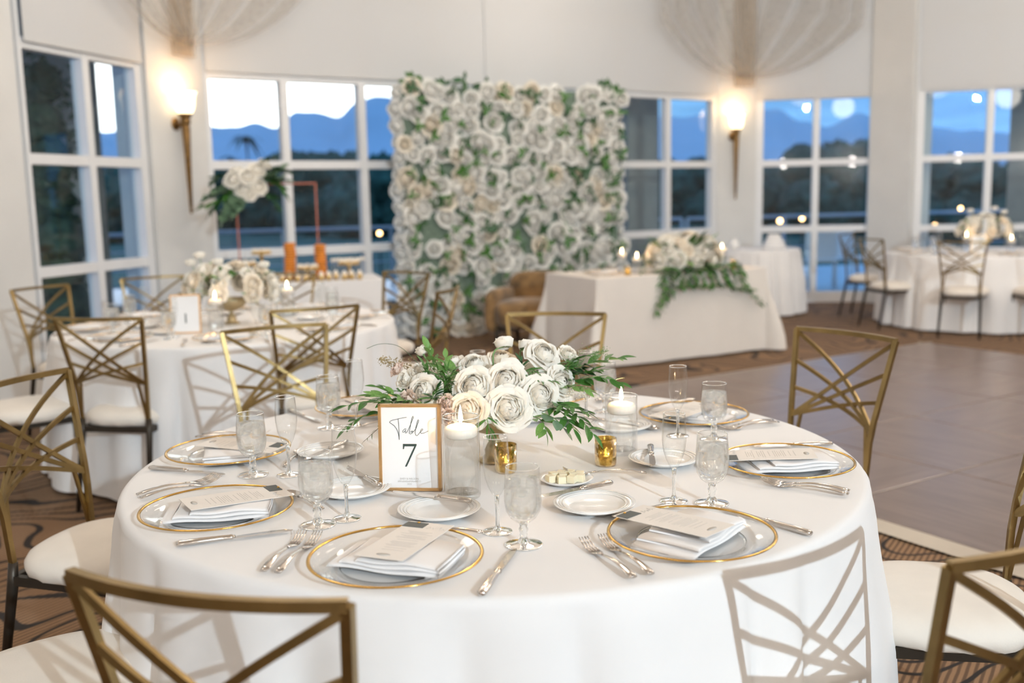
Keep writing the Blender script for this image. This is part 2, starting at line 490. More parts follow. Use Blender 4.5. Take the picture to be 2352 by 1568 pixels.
ZB = [.06, .95, 1.80, 2.64, 3.47, 4.32]
def window_wall(n, a, b, cells):
    d, nn = inward(a, b); Ln = (b - a).length
    rz = math.atan2(d.y, d.x)
    root = bpy.data.objects.new('window_%d' % n, None); COL.objects.link(root)
    root.location = (a.x, a.y, 0); root.rotation_euler = (0, 0, rz); struct(root)
    s = 1 if V((-math.sin(rz), math.cos(rz))).dot(nn) > 0 else -1
    cw = Ln / cells
    for k in range(cells + 1):
        w = .075 if 0 < k < cells else (.03 if n == 1 and k == 0 else .09)
        x = min(max(k * cw, w / 2), Ln - w / 2)
        obj('mullion', MB().box((x, 0, CEIL / 2), (w, .11, CEIL)).mesh('mullion', 'frame_white', False), root)
    for z in ZB:
        h = .08 if z > .1 else .14
        obj('transom', MB().box((Ln / 2, s * .004, z), (Ln - .02, .095, h)).mesh('transom', 'frame_white', False), root)
    pm = MB().box((0, 0, 0), (cw - .06, .008, .80)).mesh('pane', 'pane', False)
    for k in range(cells):
        for i in range(len(ZB) - 1):
            obj('pane', pm, root, ((k + .5) * cw, -s * .02, (ZB[i] + ZB[i + 1]) / 2), sc=(1, 1, (ZB[i + 1] - ZB[i] - .05) / .80))
    return s
window_wall(1, W1A, W1B, 2)
window_wall(2, W2A, W2B, 8)
window_wall(3, W3A, W3B, 2)
window_wall(4, W4A, W4B, 4)

# roller shades hanging in front of the upper panes
def roller_shade(label, a, b, t0, t1, zb, off=.085):
    d, nn = inward(a, b); Ln = (b - a).length
    p = a + d * (Ln * t0); q = a + d * (Ln * t1); c = (p + q) / 2 + nn * off
    t = thing('roller_shade', label, 'roller shade', (c.x, c.y, zb), math.atan2(d.y, d.x), 'roller shades over the upper window panes')
    w = (q - p).length - .004
    obj('fabric', MB().box((0, 0, (CEIL - .1 - zb) / 2), (w, .003, CEIL - .1 - zb)).mesh('fabric', 'shade', False), t)
    obj('hem_bar', MB().box((0, 0, .012), (w, .014, .026)).mesh('hem_bar', 'shade', False), t)
    obj('roller_tube', MB().sweep([((-w / 2, 0, CEIL - .13 - zb), .03, .03), ((w / 2, 0, CEIL - .13 - zb), .03, .03)], 12).mesh('roller_tube', 'frame_white'), t)
roller_shade('white roller shade over the leftmost window beside the first wall sconce', W1A, W1B, .02, .98, 2.645)
roller_shade('white roller shade above the windows with the sunset glow, left of the flower wall', W2A, W2B, .01, .472, 2.655)
roller_shade('white roller shade directly above the flower wall', W2A, W2B, .470, .771, 2.66, .098)
roller_shade('white roller shade between the flower wall and the right sconce pier', W2A, W2B, .769, .99, 2.66)
roller_shade('white roller shade over the window right of the right wall sconce', W3A, W3B, .01, .97, 2.60)
roller_shade('white roller shade at far right beyond the wide plain pier', W4A, W4B, .01, .99, 2.63)

# dance floor of square wooden panels with a pale edge trim
DU, DV = V((.846, .533)), V((.533, -.846))
D0 = V((-.136, 6.75))
dfl = bpy.data.objects.new('floor_dance', None); COL.objects.link(dfl)
dfl.location = (D0.x, D0.y, 0); dfl.rotation_euler = (0, 0, math.atan2(DU.y, DU.x)); struct(dfl)
PW = .914; nu_, nv_ = 5, 7
bev = MB()
h = PW / 2 - .004
bev.add([(-h, -h, 0), (h, -h, 0), (h, h, 0), (-h, h, 0), (-h, -h, .018), (h, -h, .018), (h, h, .018), (-h, h, .018),
         (-h + .005, -h + .005, .021), (h - .005, -h + .005, .021), (h - .005, h - .005, .021), (-h + .005, h - .005, .021)],
        [(0, 1, 5, 4), (1, 2, 6, 5), (2, 3, 7, 6), (3, 0, 4, 7), (4, 5, 9, 8), (5, 6, 10, 9), (6, 7, 11, 10), (7, 4, 8, 11), (8, 9, 10, 11), (3, 2, 1, 0)])
pmesh = bev.mesh('floor_panel', 'wood', False)
for i in range(nu_):
    for j in range(nv_):
        obj('floor_panel', pmesh, dfl, (.09 + (i + .5) * PW, -.09 - (j + .5) * PW, 0), (0, 0, PI / 2 * ((i + j) % 2)))
seam = MB().box((.09 + nu_ * PW / 2, -.09 - nv_ * PW / 2, .006), (nu_ * PW, nv_ * PW, .012)).mesh('seam_strip', 'carpet_rim', False)
obj('seam_strip', seam, dfl)
def trim(a, b, name):
    d = (b - a).normalized(); n = V((-d.y, d.x)); w = .09
    vs = [(a.x, a.y, .001), (b.x, b.y, .001), ((b + n * w).x, (b + n * w).y, .001), ((a + n * w).x, (a + n * w).y, .001),
          ((a + n * w).x, (a + n * w).y, .020), ((b + n * w).x, (b + n * w).y, .020)]
    obj(name, MB().add(vs, [(0, 1, 5, 4), (3, 4, 5, 2), (0, 3, 2, 1), (0, 4, 3), (1, 2, 5)]).mesh(name, 'carpet_rim', False), dfl)
EU, EV = nu_ * PW + .18, nv_ * PW + .18
trim(V((EU, 0)), V((0, 0)), 'edge_trim'); trim(V((0, 0)), V((0, -EV)), 'edge_trim')
trim(V((0, -EV)), V((EU, -EV)), 'edge_trim'); trim(V((EU, -EV)), V((EU, 0)), 'edge_trim')

# ------------------------------------------------------------------ outside: terrace, lawn, trees, mountains
d2, n2 = inward(W2A, W2B)
struct(obj('ground_lawn', MB().add([(-1500, 9, -1.2), (1500, 9, -1.2), (1500, 2500, -1.2), (-1500, 2500, -1.2)], [(0, 1, 2, 3)]).mesh('ground_lawn', 'lawn', False)))
pt = MB()
pts = [(-14, 4.5), (-4.4, 4.5), (-3.6, 9.2), (2.6, 13.4), (4.8, 13.3), (9.2, 11.9), (15, 11), (15, 21), (-14, 16.5)]
pt.add([(x, y, -.03) for x, y in pts] + [(x, y, -1.2) for x, y in pts], [tuple(range(9))] + [(i, (i + 1) % 9, 9 + (i + 1) % 9, 9 + i) for i in range(9)])
struct(obj('ground_terrace', pt.mesh('ground_terrace', 'patio', False)))
def railing(label, a, b, n):
    d = V(b) - V(a); Ln = d.length
    t = thing('terrace_railing', label, 'railing', (a[0], a[1], -.03), math.atan2(d.y, d.x))
    for i in range(n + 1):
        obj('post', MB().box((Ln * i / n, 0, .50), (.05, .05, 1.0)).mesh('post', 'rail', False), t)
    for z, hh in ((1.0, .03), (.72, .012), (.42, .012), (.15, .012)):
        obj('rail', MB().sweep([((0, 0, z), hh, hh), ((Ln, 0, z), hh, hh)], 8, upv=(0, 0, 1)).mesh('rail', 'rail'), t)
railing('grey horizontal terrace railing outside the left and centre windows', (-9, 15.2), (3.2, 18.6), 7)
railing('grey horizontal terrace railing outside the right-hand windows', (3.3, 18.6), (14.5, 20.2), 6)
def column(label, x, y, r):
    t = thing('terrace_column', label, 'column', (x, y, -.03), .56)
    obj('shaft', MB().box((0, 0, 2.5), (r * 2, r * 2, 5.0)).mesh('shaft', 'stone', False), t)
    obj('plinth', MB().box((0, 0, .15), (r * 2 + .1, r * 2 + .1, .30)).mesh('plinth', 'stone', False), t)
column('grey stucco column outside, behind the right edge of the flower wall', 1.72, 14.15, .27)
column('grey stucco column outside the far right window', 7.35, 14.1, .24)
column('grey stucco column outside the leftmost window, left of the bright sky gap', -5.15, 11.55, .42)
# ivy-clad shrub seen through the leftmost window
def blob(seed, r, sq=1.0, n=20, m=14, rough=.28):
    q = random.Random(seed); ph = [(q.uniform(1.5, 5), q.uniform(0, 6.28), q.uniform(1.5, 5), q.uniform(0, 6.28)) for _ in range(5)]
    def fn(i, j):
        a = 2 * PI * i; b = PI * (j - .5)
        k = 1 + rough * sum(math.sin(p[0] * a // 1 * 0 + round(p[0]) * a + p[1]) * math.sin(p[2] * b * 2 + p[3]) for p in ph) / 2.2
        return (r * k * math.cos(b) * math.cos(a), r * k * math.cos(b) * math.sin(a), r * k * math.sin(b) * sq)
    return fn, n, m
def crown_mesh(seed, lumps, mat, name='crown'):
    q = random.Random(seed); mb = MB()
    for (x, y, z, r, sq) in lumps:
        fn, n, m = blob(q.random(), r, sq)
        mb.grid(lambda i, j: tuple(V(fn(i, j)) + V((x, y, z))), n, m, wrap=True)
    return mb.mesh(name, mat)
t = thing('climbing_shrub', 'tall leafy shrub on the terrace outside the leftmost window', 'shrub', (-4.35, 9.55, -.03))
obj('foliage', crown_mesh(5, [(q * .04, 0, .45 + i * .36, .30 - .02 * i, 1.0) for i, q in enumerate((1, -1, 1.5, -1, .5, -.6, .3))], 'ivy', 'foliage'), t)
obj('stem', MB().sweep([((0, 0, 0), .05, .05), ((0, 0, 2.4), .03, .03)], 8).mesh('stem', 'trunk'), t)
lm = MB(); q = random.Random(3)
for i in range(260):
    z = q.uniform(.25, 2.9); a = q.uniform(0, 6.28); r = (.38 - .035 * z) * q.uniform(.8, 1.15)
    c = V((r * math.cos(a), r * math.sin(a), z)); u = V((q.uniform(-1, 1), q.uniform(-1, 1), q.uniform(-1, 1))).normalized(); w = u.orthogonal().normalized()
    lm.add([c - u * .06, c + w * .03, c + u * .06, c - w * .03], [(0, 1, 2, 3)])
lo = obj('leaf_cover', lm.mesh('leaf_cover', 'ivy', False), t); lo['kind'] = 'stuff'
# trees
TG = 'dark trees beyond the lawn'
tree_protos = []
for s in range(4):
    q = random.Random(40 + s)
    t0 = thing('garden_tree', 'x', 'tree')
    lumps = [(q.uniform(-3.2, 3.2), q.uniform(-1.5, 1.5), q.uniform(1.4, 3.0), q.uniform(1.5, 2.2), q.uniform(.8, 1.0)) for _ in range(6)] + [(q.uniform(-1.8, 1.8), q.uniform(-1.2, 1.2), q.uniform(3.4, 5.4), q.uniform(1.2, 1.9), q.uniform(.8, 1.1)) for _ in range(5)]
    obj('crown', crown_mesh(60 + s, lumps, 'crown'), t0)
    obj('trunk', MB().sweep([((0, 0, 0), .28, .28), ((0, 0, 3.2), .18, .18)], 8).mesh('trunk', 'trunk'), t0)
    tree_protos.append(Proto(t0))
tq = random.Random(77)
# azimuth given as x/y ratio, distance, scale, height word
azs = [(-.40, 70, 100), (-.345, 92, 95), (-.315, 124, 105), (-.283, 95, 88), (-.262, 130, 92), (-.235, 84, 92), (-.212, 114, 118), (-.188, 76, 108), (-.165, 108, 118), (-.142, 70, 105), (-.118, 90, 108), (-.085, 100, 100), (-.02, 104, 100), (.05, 95, 100), (.11, 90, 100), (.152, 96, 78), (.188, 84, 85), (.232, 66, 92), (.258, 88, 72), (.302, 62, 105), (.338, 78, 120), (.365, 58, 98), (.395, 80, 95), (.42, 52, 70), (.452, 66, 82), (.487, 50, 76), (.525, 62, 84), (.57, 48, 90)]
for k, (az, dist, hpx) in enumerate(azs):
    sc = (hpx / 2287 * dist + 2.65) / 6.9
    where = 'behind the tall copper flower stand' if az < -.2 else 'left of the flower wall' if az < -.1 else 'behind the flower wall' if az < .1 else 'beside the right wall sconce' if az < .25 else 'outside the window with the bright lamp reflection' if az < .40 else 'outside the far right window'
    tree_protos[k % 4].put('dark green distant tree seen through the glass %s' % where, (az * dist, dist, -1.2), tq.uniform(0, 6), TG + ', ' + where, sc=sc)
# palms
def palm(label, az, dist, hgt, sc=1.0):
    t = thing('palm_tree', label, 'palm tree', (az * dist, dist, -1.2), 0, 'palms against the dusk sky')
    obj('trunk', MB().sweep([((0, 0, 0), .22, .22), ((.1, 0, hgt * .5), .16, .16), ((.05, 0, hgt), .14, .14)], 8).mesh('trunk', 'trunk'), t)
    q = random.Random(int(abs(az) * 1000))
    for k in range(15):
        a = 2 * PI * k / 15 + q.uniform(-.15, .15); e = q.uniform(-.5, .75); ln = q.uniform(1.2, 1.6) * sc
        pts = []
        for i in range(6):
            s_ = i / 5
            r = ln * s_ * math.cos(e * .6); z = ln * (s_ * math.sin(e) - .75 * s_ * s_)
            pts.append(((.05 + r * math.cos(a), r * math.sin(a), hgt + z), .17 * math.sin(PI * (.12 + .86 * s_)), .012))
        obj('frond', MB().sweep(pts, 4).mesh('frond', 'crown'), t)
palm('tall palm silhouette above the white tall flower arrangement', -.258, 85, 7.9, 1.15)
palm('shorter palm silhouette left of the tall palm', -.275, 110, 7.4, 1.0)
palm('palm silhouette seen in the second glowing window pane', -.222, 95, 6.6, 1.1)
# mountains: ridges with depth
def ridge(name, label, prof, dist, depth, seed):
    q = random.Random(seed); ph = [q.uniform(0, 6) for _ in range(6)]
    def hgt(az):
        for (a, h1), (b, h2) in zip(prof, prof[1:]):
            if a <= az <= b:
                k = (az - a) / (b - a); k = k * k * (3 - 2 * k); return h1 + (h2 - h1) * k
        return prof[0][1] if az < prof[0][0] else prof[-1][1]
    a0, a1 = prof[0][0], prof[-1][0]
    def fn(i, j):
        az = a0 + (a1 - a0) * i; d = dist - depth + 2 * depth * j
        k = 1 - abs(j - .5) * 2
        k = k ** .8
        hh = hgt(az) * dist * k
        hh *= 1 + .012 * math.sin(az * 90 + ph[0]) + .008 * math.sin(az * 230 + ph[1]) + .10 * math.sin(az * 40 + j * 9 + ph[2]) * (1 - k)
        return (az * d, d, hh - 3)
    o = obj(name, MB().grid(fn, 160, 13).mesh(name, 'mountain'))
    tag(o, label, 'mountain', 'mountains on the horizon')
ridge('mountain_ridge', 'blue mountain ridge under the white sunset sky, left of the flower wall', [(-.62, .05), (-.45, .070), (-.36, .078), (-.31, .079), (-.268, .076), (-.25, .082), (-.228, .076), (-.205, .090), (-.18, .089), (-.165, .085), (-.148, .098), (-.118, .104), (-.098, .096), (-.05, .08), (.02, .05)], 1200, 320, 4)
ridge('mountain_ridge', 'blue mountain ridge seen through the windows right of the flower wall', [(-.03, .04), (.06, .07), (.13, .080), (.2, .078), (.235, .086), (.262, .083), (.29, .072), (.318, .066), (.345, .078), (.37, .07), (.41, .064), (.45, .06), (.50, .055), (.62, .05)], 1000, 260, 9)
# white terrace chairs outside the window beside the cake table
def terrace_chair(label, loc, rz):
    t = thing('terrace_chair', label, 'chair', loc, rz, 'white chairs on the terrace')
    obj('seat', MB().box((0, 0, .42), (.46, .44, .04)).mesh('seat', 'plastic_white', False), t)
    obj('backrest', MB().box((0, -.22, .66), (.46, .03, .46)).mesh('backrest', 'plastic_white', False), t)
    for sx in (-1, 1):
        for sy in (-1, 1):
            obj('leg', MB().sweep([((sx * .2, sy * .2, 0), .015, .015), ((sx * .19, sy * .19, .41), .018, .018)], 8).mesh('leg', 'plastic_white'), t)
terrace_chair('white chair on the terrace right of the cake table, nearer the white cloth', (4.75, 15.2, -.03), 2.9)
terrace_chair('white chair on the terrace right of the cake table, nearer the round table', (5.35, 15.6, -.03), 3.6)
# little warm garden lamps far out
for k, (az, dist, z, w) in enumerate(((.27, 30, .55, 'left'), (.292, 34, .5, 'right'), (.425, 26, .45, 'lower'), (.45, 40, .6, 'upper'), (-.13, 34, .3, 'single'))):
    t = thing('garden_lamp', 'small warm garden lamp glowing outside, the %s one beyond the %s window' % (w, 'left' if az < 0 else 'bright reflection' if az < .35 else 'far right'), 'lamp', (az * dist, dist, -1.2))
    obj('globe', MB().lathe([(.002, -.07), (.05, -.05), (.07, 0), (.05, .05), (.002, .07)], 10, (0, 0, z + 1.2)).mesh('globe', 'light_warm'), t)
    obj('post', MB().sweep([((0, 0, 0), .03, .03), ((0, 0, z + 1.14), .025, .025)], 8).mesh('post', 'dark_metal'), t)

# ------------------------------------------------------------------ wall sconces
def sconce(label, p, n, energy):
    t = thing('wall_sconce', label, 'wall sconce', (p[0], p[1], 1.35), facing(n), 'torch sconces on the piers')
    flute = lambda a, j: .05 * math.cos(a * 8)
    obj('torch_body', MB().lathe([(.002, 0), (.010, .006), (.013, .03), (.010, .045), (.014, .06), (.030, .62), (.036, .76), (.030, .78), (.040, .80), (.044, .83), (.036, .845), (.05, .86), (.062, .885), (.05, .89), (.002, .885)], 32, (0, .13, 0), rib=flute).mesh('torch_body', 'bronze'), t)
    obj('wall_plate', MB().sweep([((0, -.002, .80), .062, .062), ((0, .018, .80), .058, .058), ((0, .032, .80), .03, .03)], 20).mesh('wall_plate', 'bronze'), t)
    obj('arm', MB().sweep([((0, .02, .80), .018, .018), ((0, .07, .785), .015, .015), ((0, .12, .80), .018, .018)], 10).mesh('arm', 'bronze'), t)
    obj('shade', MB().lathe([(.055, .885), (.078, .92), (.088, .96), (.090, 1.0), (.098, 1.05), (.112, 1.075), (.108, 1.077), (.094, 1.05), (.086, 1.0), (.084, .96), (.074, .92), (.05, .89)], 28, (0, .13, 0)).mesh('shade', 'sconce_glass'), t)
    n_ = V(n).normalized()
    light('sconce_bulb', 'POINT', (p[0] + n_.x * .13, p[1] + n_.y * .13, 2.44), energy, (1.0, .60, .28), shadow_soft_size=.09)
dp, np_ = inward(W1B, W2A)
c = (W1B + W2A) / 2 + np_ * .10
sconce('bronze torch wall sconce with glowing glass bowl beside the left windows', (c.x - .035, c.y - .03), np_, 5)
dm, nm = inward(W2B, W3A)
c = (W2B + W3A) / 2 + nm * .06
sconce('bronze torch wall sconce with glowing glass bowl on the pier right of the flower wall', (c.x - .06, c.y), nm, 5)

# ------------------------------------------------------------------ lace swags gathered on the piers
def swag(label, hub, dl, dr, n, spread):
    t = thing('lace_swag', label, 'drapery', (hub[0], hub[1], hub[2]), 0, 'sheer lace swags')
    n = V((n[0], n[1], 0)).normalized()
    for nm_, dd in (('left_swag', V((dl[0], dl[1], 0)).normalized()), ('right_swag', V((dr[0], dr[1], 0)).normalized())):
        for j0, j1 in ((0, .10), (.16, .34), (.42, .60), (.70, .92)):
            def fn(i, jj):
                # jj across one gathered pleat; i: 0 at hub .. 1 at ceiling
                j = j0 + (j1 - j0) * jj; k = i
                reach = spread * (1.0 - .86 * j)
                x = reach * min(k, .66 + .08 * (k - .66)) ** (1.0 + .2 * j) + .02
                z = 1.62 * k ** (2.4 - 1.4 * j) + .05 * j
                fold = .045 * math.sin(jj * 9 + k * 2) * (.25 + .75 * k)
                return tuple(dd * x + n * (.15 + fold + .06 * j) + V((0, 0, z)))
            obj(nm_, MB().grid(fn, 24, 14).mesh(nm_, 'lace'), t)
        def sheet(i, j):
            reach = spread * (1.0 - .86 * j)
            return tuple(dd * (reach * min(i, .66 + .08 * (i - .66)) ** (1.0 + .2 * j) + .02) + n * (.12 + .02 * math.sin(j * 20)) + V((0, 0, 1.62 * i ** (2.4 - 1.4 * j) + .05 * j)))
        obj(nm_ + '_back', MB().grid(sheet, 22, 30).mesh(nm_ + '_back', 'lace_fine'), t)
    side = V((-n.y, n.x, 0))
    def tail(i, j):
        w = .135 + .02 * math.sin(i * 3); x = (j - .5) * 2 * w
        return tuple(side * x + n * (.10 +   .025 * math.sin(j * 40)) + V((0, 0, 1.68 - 1.78 * i)))
    obj('tail', MB().grid(tail, 14, 40).mesh('tail', 'lace_tail'), t)
    obj('tie_band', MB().sweep([(tuple(side * -.10 + n * .11 + V((0, 0, .03))), .03, .035), (tuple(side * .10 + n * .11 + V((0, 0, .03))), .03, .035)], 10).mesh('tie_band', 'lace'), t)
c = (W1B + W2A) / 2 + np_ * .10
swag('sheer lace swag gathered above the left wall sconce', (c.x, c.y, 2.84), (W1A - W1B), (W2B - W2A), np_, 1.75)
c = (W2B + W3A) / 2 + nm * .06
swag('sheer lace swag gathered above the right wall sconce', (c.x + .05, c.y, 2.86), (W2A - W2B), (W3B - W3A), nm, 2.1)

# ------------------------------------------------------------------ chairs
def bar_pt(x, z):
    """point of the curved backrest surface at width x and height z"""
    k = (z - .60) / .33
    half = .178 + .040 * k
    lean = -.205 - .070 * k
    bow = -.038 * (1 - (x / half) ** 2)
    return V((x, lean + bow, z))
def post_x(z): return .178 + .040 * (z - .60) / .33
def make_chair():
    t = thing('dining_chair', 'x', 'chair')
    # cushion
    def cush(i, j):
        a = 2 * PI * i
        ex = 2.7
        ca, sa = math.cos(a), math.sin(a)
        rad = (abs(ca) ** ex + abs(sa) ** ex) ** (-1 / ex)
        prof = [(0.0, .485), (.35, .484), (.65, .480), (.85, .471), (.95, .458), (1.0, .440), (1.0, .425), (.975, .408), (.93, .402), (0.0, .402)]
        r, z = prof[int(round(j * 9))]
        wob = .004 * math.sin(a * 40) if 6 <= round(j * 9) <= 7 else 0
        wx = .222 * (1 + .04 * sa)
        return (rad * r * wx * ca, .008 + rad * r * .218 * sa, z + wob)
    obj('seat_cushion', MB().grid(cush, 56, 10, wrap=True).mesh('seat_cushion', 'cushion'), t)
    fr = MB()
    ring = [(-.185, .175), (.185, .175), (.172, -.195), (-.172, -.195)]
    for k in range(4):
        a, b = ring[k], ring[(k + 1) % 4]
        fr.sweep([((a[0], a[1], .388), .010, .014), ((b[0], b[1], .388), .010, .014)], rect=True)
    obj('seat_frame', fr.mesh('seat_frame', 'dark_metal', False), t)
    for sx in (-1, 1):
        obj('front_leg', MB().sweep([((sx * .195, .195, 0), .010, .010), ((sx * .186, .178, .38), .016, .016)], 10).mesh('front_leg', 'dark_metal'), t)
        obj('rear_leg', MB().sweep([((sx * .185, -.27, 0), .011, .011), ((sx * .172, -.20, .38), .016, .016), ((sx * .170, -.195, .44), .015, .013)], 10).mesh('rear_leg', 'dark_metal'), t)
        pts = []
        for k in range(8):
            z = .43 + (.93 - .43) * k / 7
            if z >= .60: p = bar_pt(sx * post_x(z), z)
            else: p = V((sx * (.170 + .008 * (z - .43) / .17), -.195 - .010 * (z - .43) / .17, z))
            pts.append((p, .0085, .0075))
        obj('back_post', MB().sweep(pts, upv=(0, 1, 0), rect=True).mesh('back_post', 'gold_metal', False), t)
        z0 = .612
        for zt in (.922, .815, .715):
            pts = []
            for k in range(12):
                s = k / 11; z = z0 + (zt - z0) * s
                x = -sx * post_x(z0) * (1 - s) + sx * post_x(zt) * s
                zz = z + .018 * math.sin(PI * s) * (1 if zt > .9 else .4)
                pts.append((bar_pt(x, zz), .0070, .0045))
            obj('fan_bar', MB().sweep(pts, upv=(0, 1, 0), rect=True).mesh('fan_bar', 'gold_metal', False), t)
        obj('back_strut', MB().sweep([(bar_pt(sx * .145, .62), .006, .004), (V((sx * .160, -.207, .50)), .006, .004), (V((sx * .170, -.198, .42)), .006, .004)], upv=(0, 1, 0), rect=True).mesh('back_strut', 'gold_metal', False), t)
    pts = [(bar_pt(-.219 + .438 * k / 14, .93), .0085, .0075) for k in range(15)]
    obj('top_rail', MB().sweep(pts, upv=(0, 1, 0), rect=True).mesh('top_rail', 'gold_metal', False), t)
    return t
chair = Proto(make_chair())
G7 = 'gold fan-back chairs around table seven'
def put_chair(label, bx, by, fx, fy, group):
    """bx,by: middle of the top rail; fx,fy: facing"""
    f = V((fx, fy)).normalized()
    o = V((bx, by)) + f * .305
    chair.put(label, (o.x, o.y, 0), facing(f), group)
T7 = V((-.05, 2.579))
put_chair('gold fan-back chair in the front left foreground with its back to the camera', -.437, 1.262, .30, .95, G7)
put_chair('gold fan-back chair cut off at the lower right corner of the picture', .80, 1.40, -.52, .86, G7)
put_chair('ivory-seated chair at right edge whose seat touches the tablecloth of table seven', 1.345, 2.275, -.97, .18, G7)
put_chair('gold fan-back chair at table seven standing against the wooden dance floor', 1.225, 3.575, -.84, -.54, G7)
put_chair('gold fan-back chair directly behind the table seven flowers', .20, 4.38, -.16, -.98, G7)
put_chair('bright gold fan-back chair behind table seven, left of the flowers', -.99, 4.10, .48, -.88, G7)
put_chair('gold fan-back chair at the left edge, left of table seven', -1.505, 2.93, .96, -.26, G7)
f = V((.82, .57)).normalized()
chair.put('chair at the bottom left corner showing only its ivory seat', (-.99, 1.99, 0), facing(f), G7)
T1 = V((-1.62, 5.68))
G1 = 'fan-back chairs around table one'
put_chair('dark backlit fan-back chair in front of table one, nearest the left edge', -1.915, 4.54, .16, .98, G1)
put_chair('dark backlit fan-back chair in front of table one, right of the bright gold chair', -.94, 4.79, -.46, .89, G1)
put_chair('fan-back chair at the right side of table one, nearer the centre flowers', -.33, 5.66, -.93, .20, G1)
put_chair('fan-back chair at table one in front of the left edge of the flower wall', -.72, 7.05, -.62, -.78, G1)
put_chair('fan-back chair between table one and the dessert table', -1.62, 7.15, .02, -1, G1)
put_chair('fan-back chair behind table one below the left windows', -2.56, 7.10, .55, -.84, G1)
put_chair('fan-back chair at far left against the cream pier', -3.05, 6.40, .92, -.42, G1)
f = (T1 - V((-2.44, 4.93))).normalized()
chair.put('chair at the left edge before table one showing mainly its ivory seat', (-2.46, 4.92, 0), facing(f), G1)
T3 = V((5.02, 10.68))
G3 = 'fan-back chairs around the far right table'
for lab, x, y in (('ivory-seated chair at the far right table, in the middle facing away', 4.44, 9.72), ('ivory-seated chair at the far right table beside the plain pier, nearer one', 4.02, 10.45), ('ivory-seated chair at the far right table beside the window, farther one', 4.12, 11.42), ('ivory-seated chair at the far right table cut by the right picture edge', 5.12, 9.55)):
    f = (T3 - V((x, y))).normalized()
    chair.put(lab, (x, y, 0), facing(f), G3)

# ------------------------------------------------------------------ draped tables
def round_cloth(label, c, Rr, H, seed, group=None, amp=.046):
    q = random.Random(seed)
    ks = [(n, q.uniform(.5, 1), q.uniform(0, 6.28)) for n in (5, 8, 11, 14, 19, 26)]
    ws = [.7, 1.0, 1.0, .9, .6, .35]
    def fold(a):
        s = sum(w * k[1] * math.cos(k[0] * a + k[2]) for k, w in zip(ks, ws)) / 2.2
        return 1.5 * (abs(math.sin(s * 1.3 + .4)) ** .75) - .75
    prof = [(0, 0), (.3, 0), (.55, 0), (.75, 0), (.88, 0), (.95, 0), (.985, 0), (.9945, -.0012), (1.0, -.005)]
    drops = [.012, .022, .04, .07, .11, .16, .22, .29, .37, .45, .53, .61, .69, H - .035, H - .012]
    NA = 320
    mb = MB(); vs = []; m = len(prof) + len(drops)
    for k in range(NA):
        a = 2 * PI * k / NA; f = fold(a)
        for r, dz in prof: vs.append((Rr * r * math.cos(a), Rr * r * math.sin(a), H + dz + (.0006 * math.sin(3 * a + r * 9) if r < .95 else 0)))
        for d in drops:
            r = Rr + .004 + .045 * d + amp * (.25 * smooth(.0, .06, d) + .75 * smooth(.02, .40, d)) * (f + .4) * (1 + .5 * d)
            vs.append((r * math.cos(a + .03 * d * f), r * math.sin(a + .03 * d * f), H - d))
    fs = []
    for k in range(NA):
        b = (k + 1) % NA
        for j in range(m - 1): fs.append((k * m + j, b * m + j, b * m + j + 1, k * m + j + 1))
    mb.add(vs, fs)
    o = obj('tablecloth', mb.mesh('tablecloth', 'cloth'), None, (c[0], c[1], 0))
    return tag(o, label, 'tablecloth', group)
def rect_cloth(label, c, rz, w, dp, H, mat, seed, flare=.10):
    q = random.Random(seed); ph = [q.uniform(0, 6) for _ in range(4)]
    # perimeter samples with rounded corners
    per = []
    rc = .015
    hw, hd = w / 2, dp / 2
    corners = [(hw, hd, 0), (-hw, hd, PI / 2), (-hw, -hd, PI), (hw, -hd, 1.5 * PI)]
    for i, (cx, cy, a0) in enumerate(corners):
        sx, sy = (1 if cx > 0 else -1), (1 if cy > 0 else -1)
        for k in range(9):
            a = a0 + PI / 2 * k / 8
            per.append((cx - sx * rc + rc * math.cos(a), cy - sy * rc + rc * math.sin(a), math.cos(a), math.sin(a), math.sin(PI * k / 8)))
        nx = corners[(i + 1) % 4]
        for k in range(1, 24):
            s = k / 24
            px, py = cx + (nx[0] - cx) * s, cy + (nx[1] - cy) * s
            a = a0 + PI / 2
            e = min(s, 1 - s)
            per.append((px, py, math.cos(a), math.sin(a), -.9 * math.exp(-(e / .07) ** 2) * 0))
    n = len(per); drops = [0, .003, .01, .03, .08, .16, .26, .38, .50, .62, H - .012]
    vs = []
    for i, (x, y, nx, ny, cf) in enumerate(per):
        for j, d in enumerate(drops):
            wave = .010 * math.sin(x * 9 + y * 7 + ph[0]) + .006 * math.sin(x * 21 - y * 17 + ph[1])
            out = (0 if j == 0 else .003) + .02 * d + wave * smooth(.05, .5, d) + flare * cf * smooth(.02, .75, d)
            vs.append((x + nx * out, y + ny * out, H - d))
    m = len(drops)
    fs = [tuple(i * m for i in range(n))]
    for i in range(n):
        b = (i + 1) % n
        for j in range(m - 1): fs.append((i * m + j, b * m + j, b * m + j + 1, i * m + j + 1))
    o = obj('tablecloth', MB().add(vs, fs).mesh('tablecloth', mat, True), None, (c[0], c[1], 0), (0, 0, rz))
    md = o.modifiers.new('edge', 'EDGE_SPLIT'); md.split_angle = math.radians(50)
    return tag(o, label, 'tablecloth')
TH = .76
round_cloth('white cloth draped over the large front round table numbered seven', T7, .936, TH, 3)
round_cloth('white cloth draped over round table one at left', T1, .936, TH, 8)
round_cloth('white cloth draped over the round table at the far right', T3, .936, TH, 12)
SWC = V((.71, 8.21)); SWR = math.radians(28); su = V((math.cos(SWR), math.sin(SWR))); sv = V((-su.y, su.x))
SW = SWC + su * .92 + sv * .42
rect_cloth('beige cloth draped over the long sweetheart table before the flower wall', SW, SWR, 1.84, .84, TH, 'cloth_beige', 4, .17)
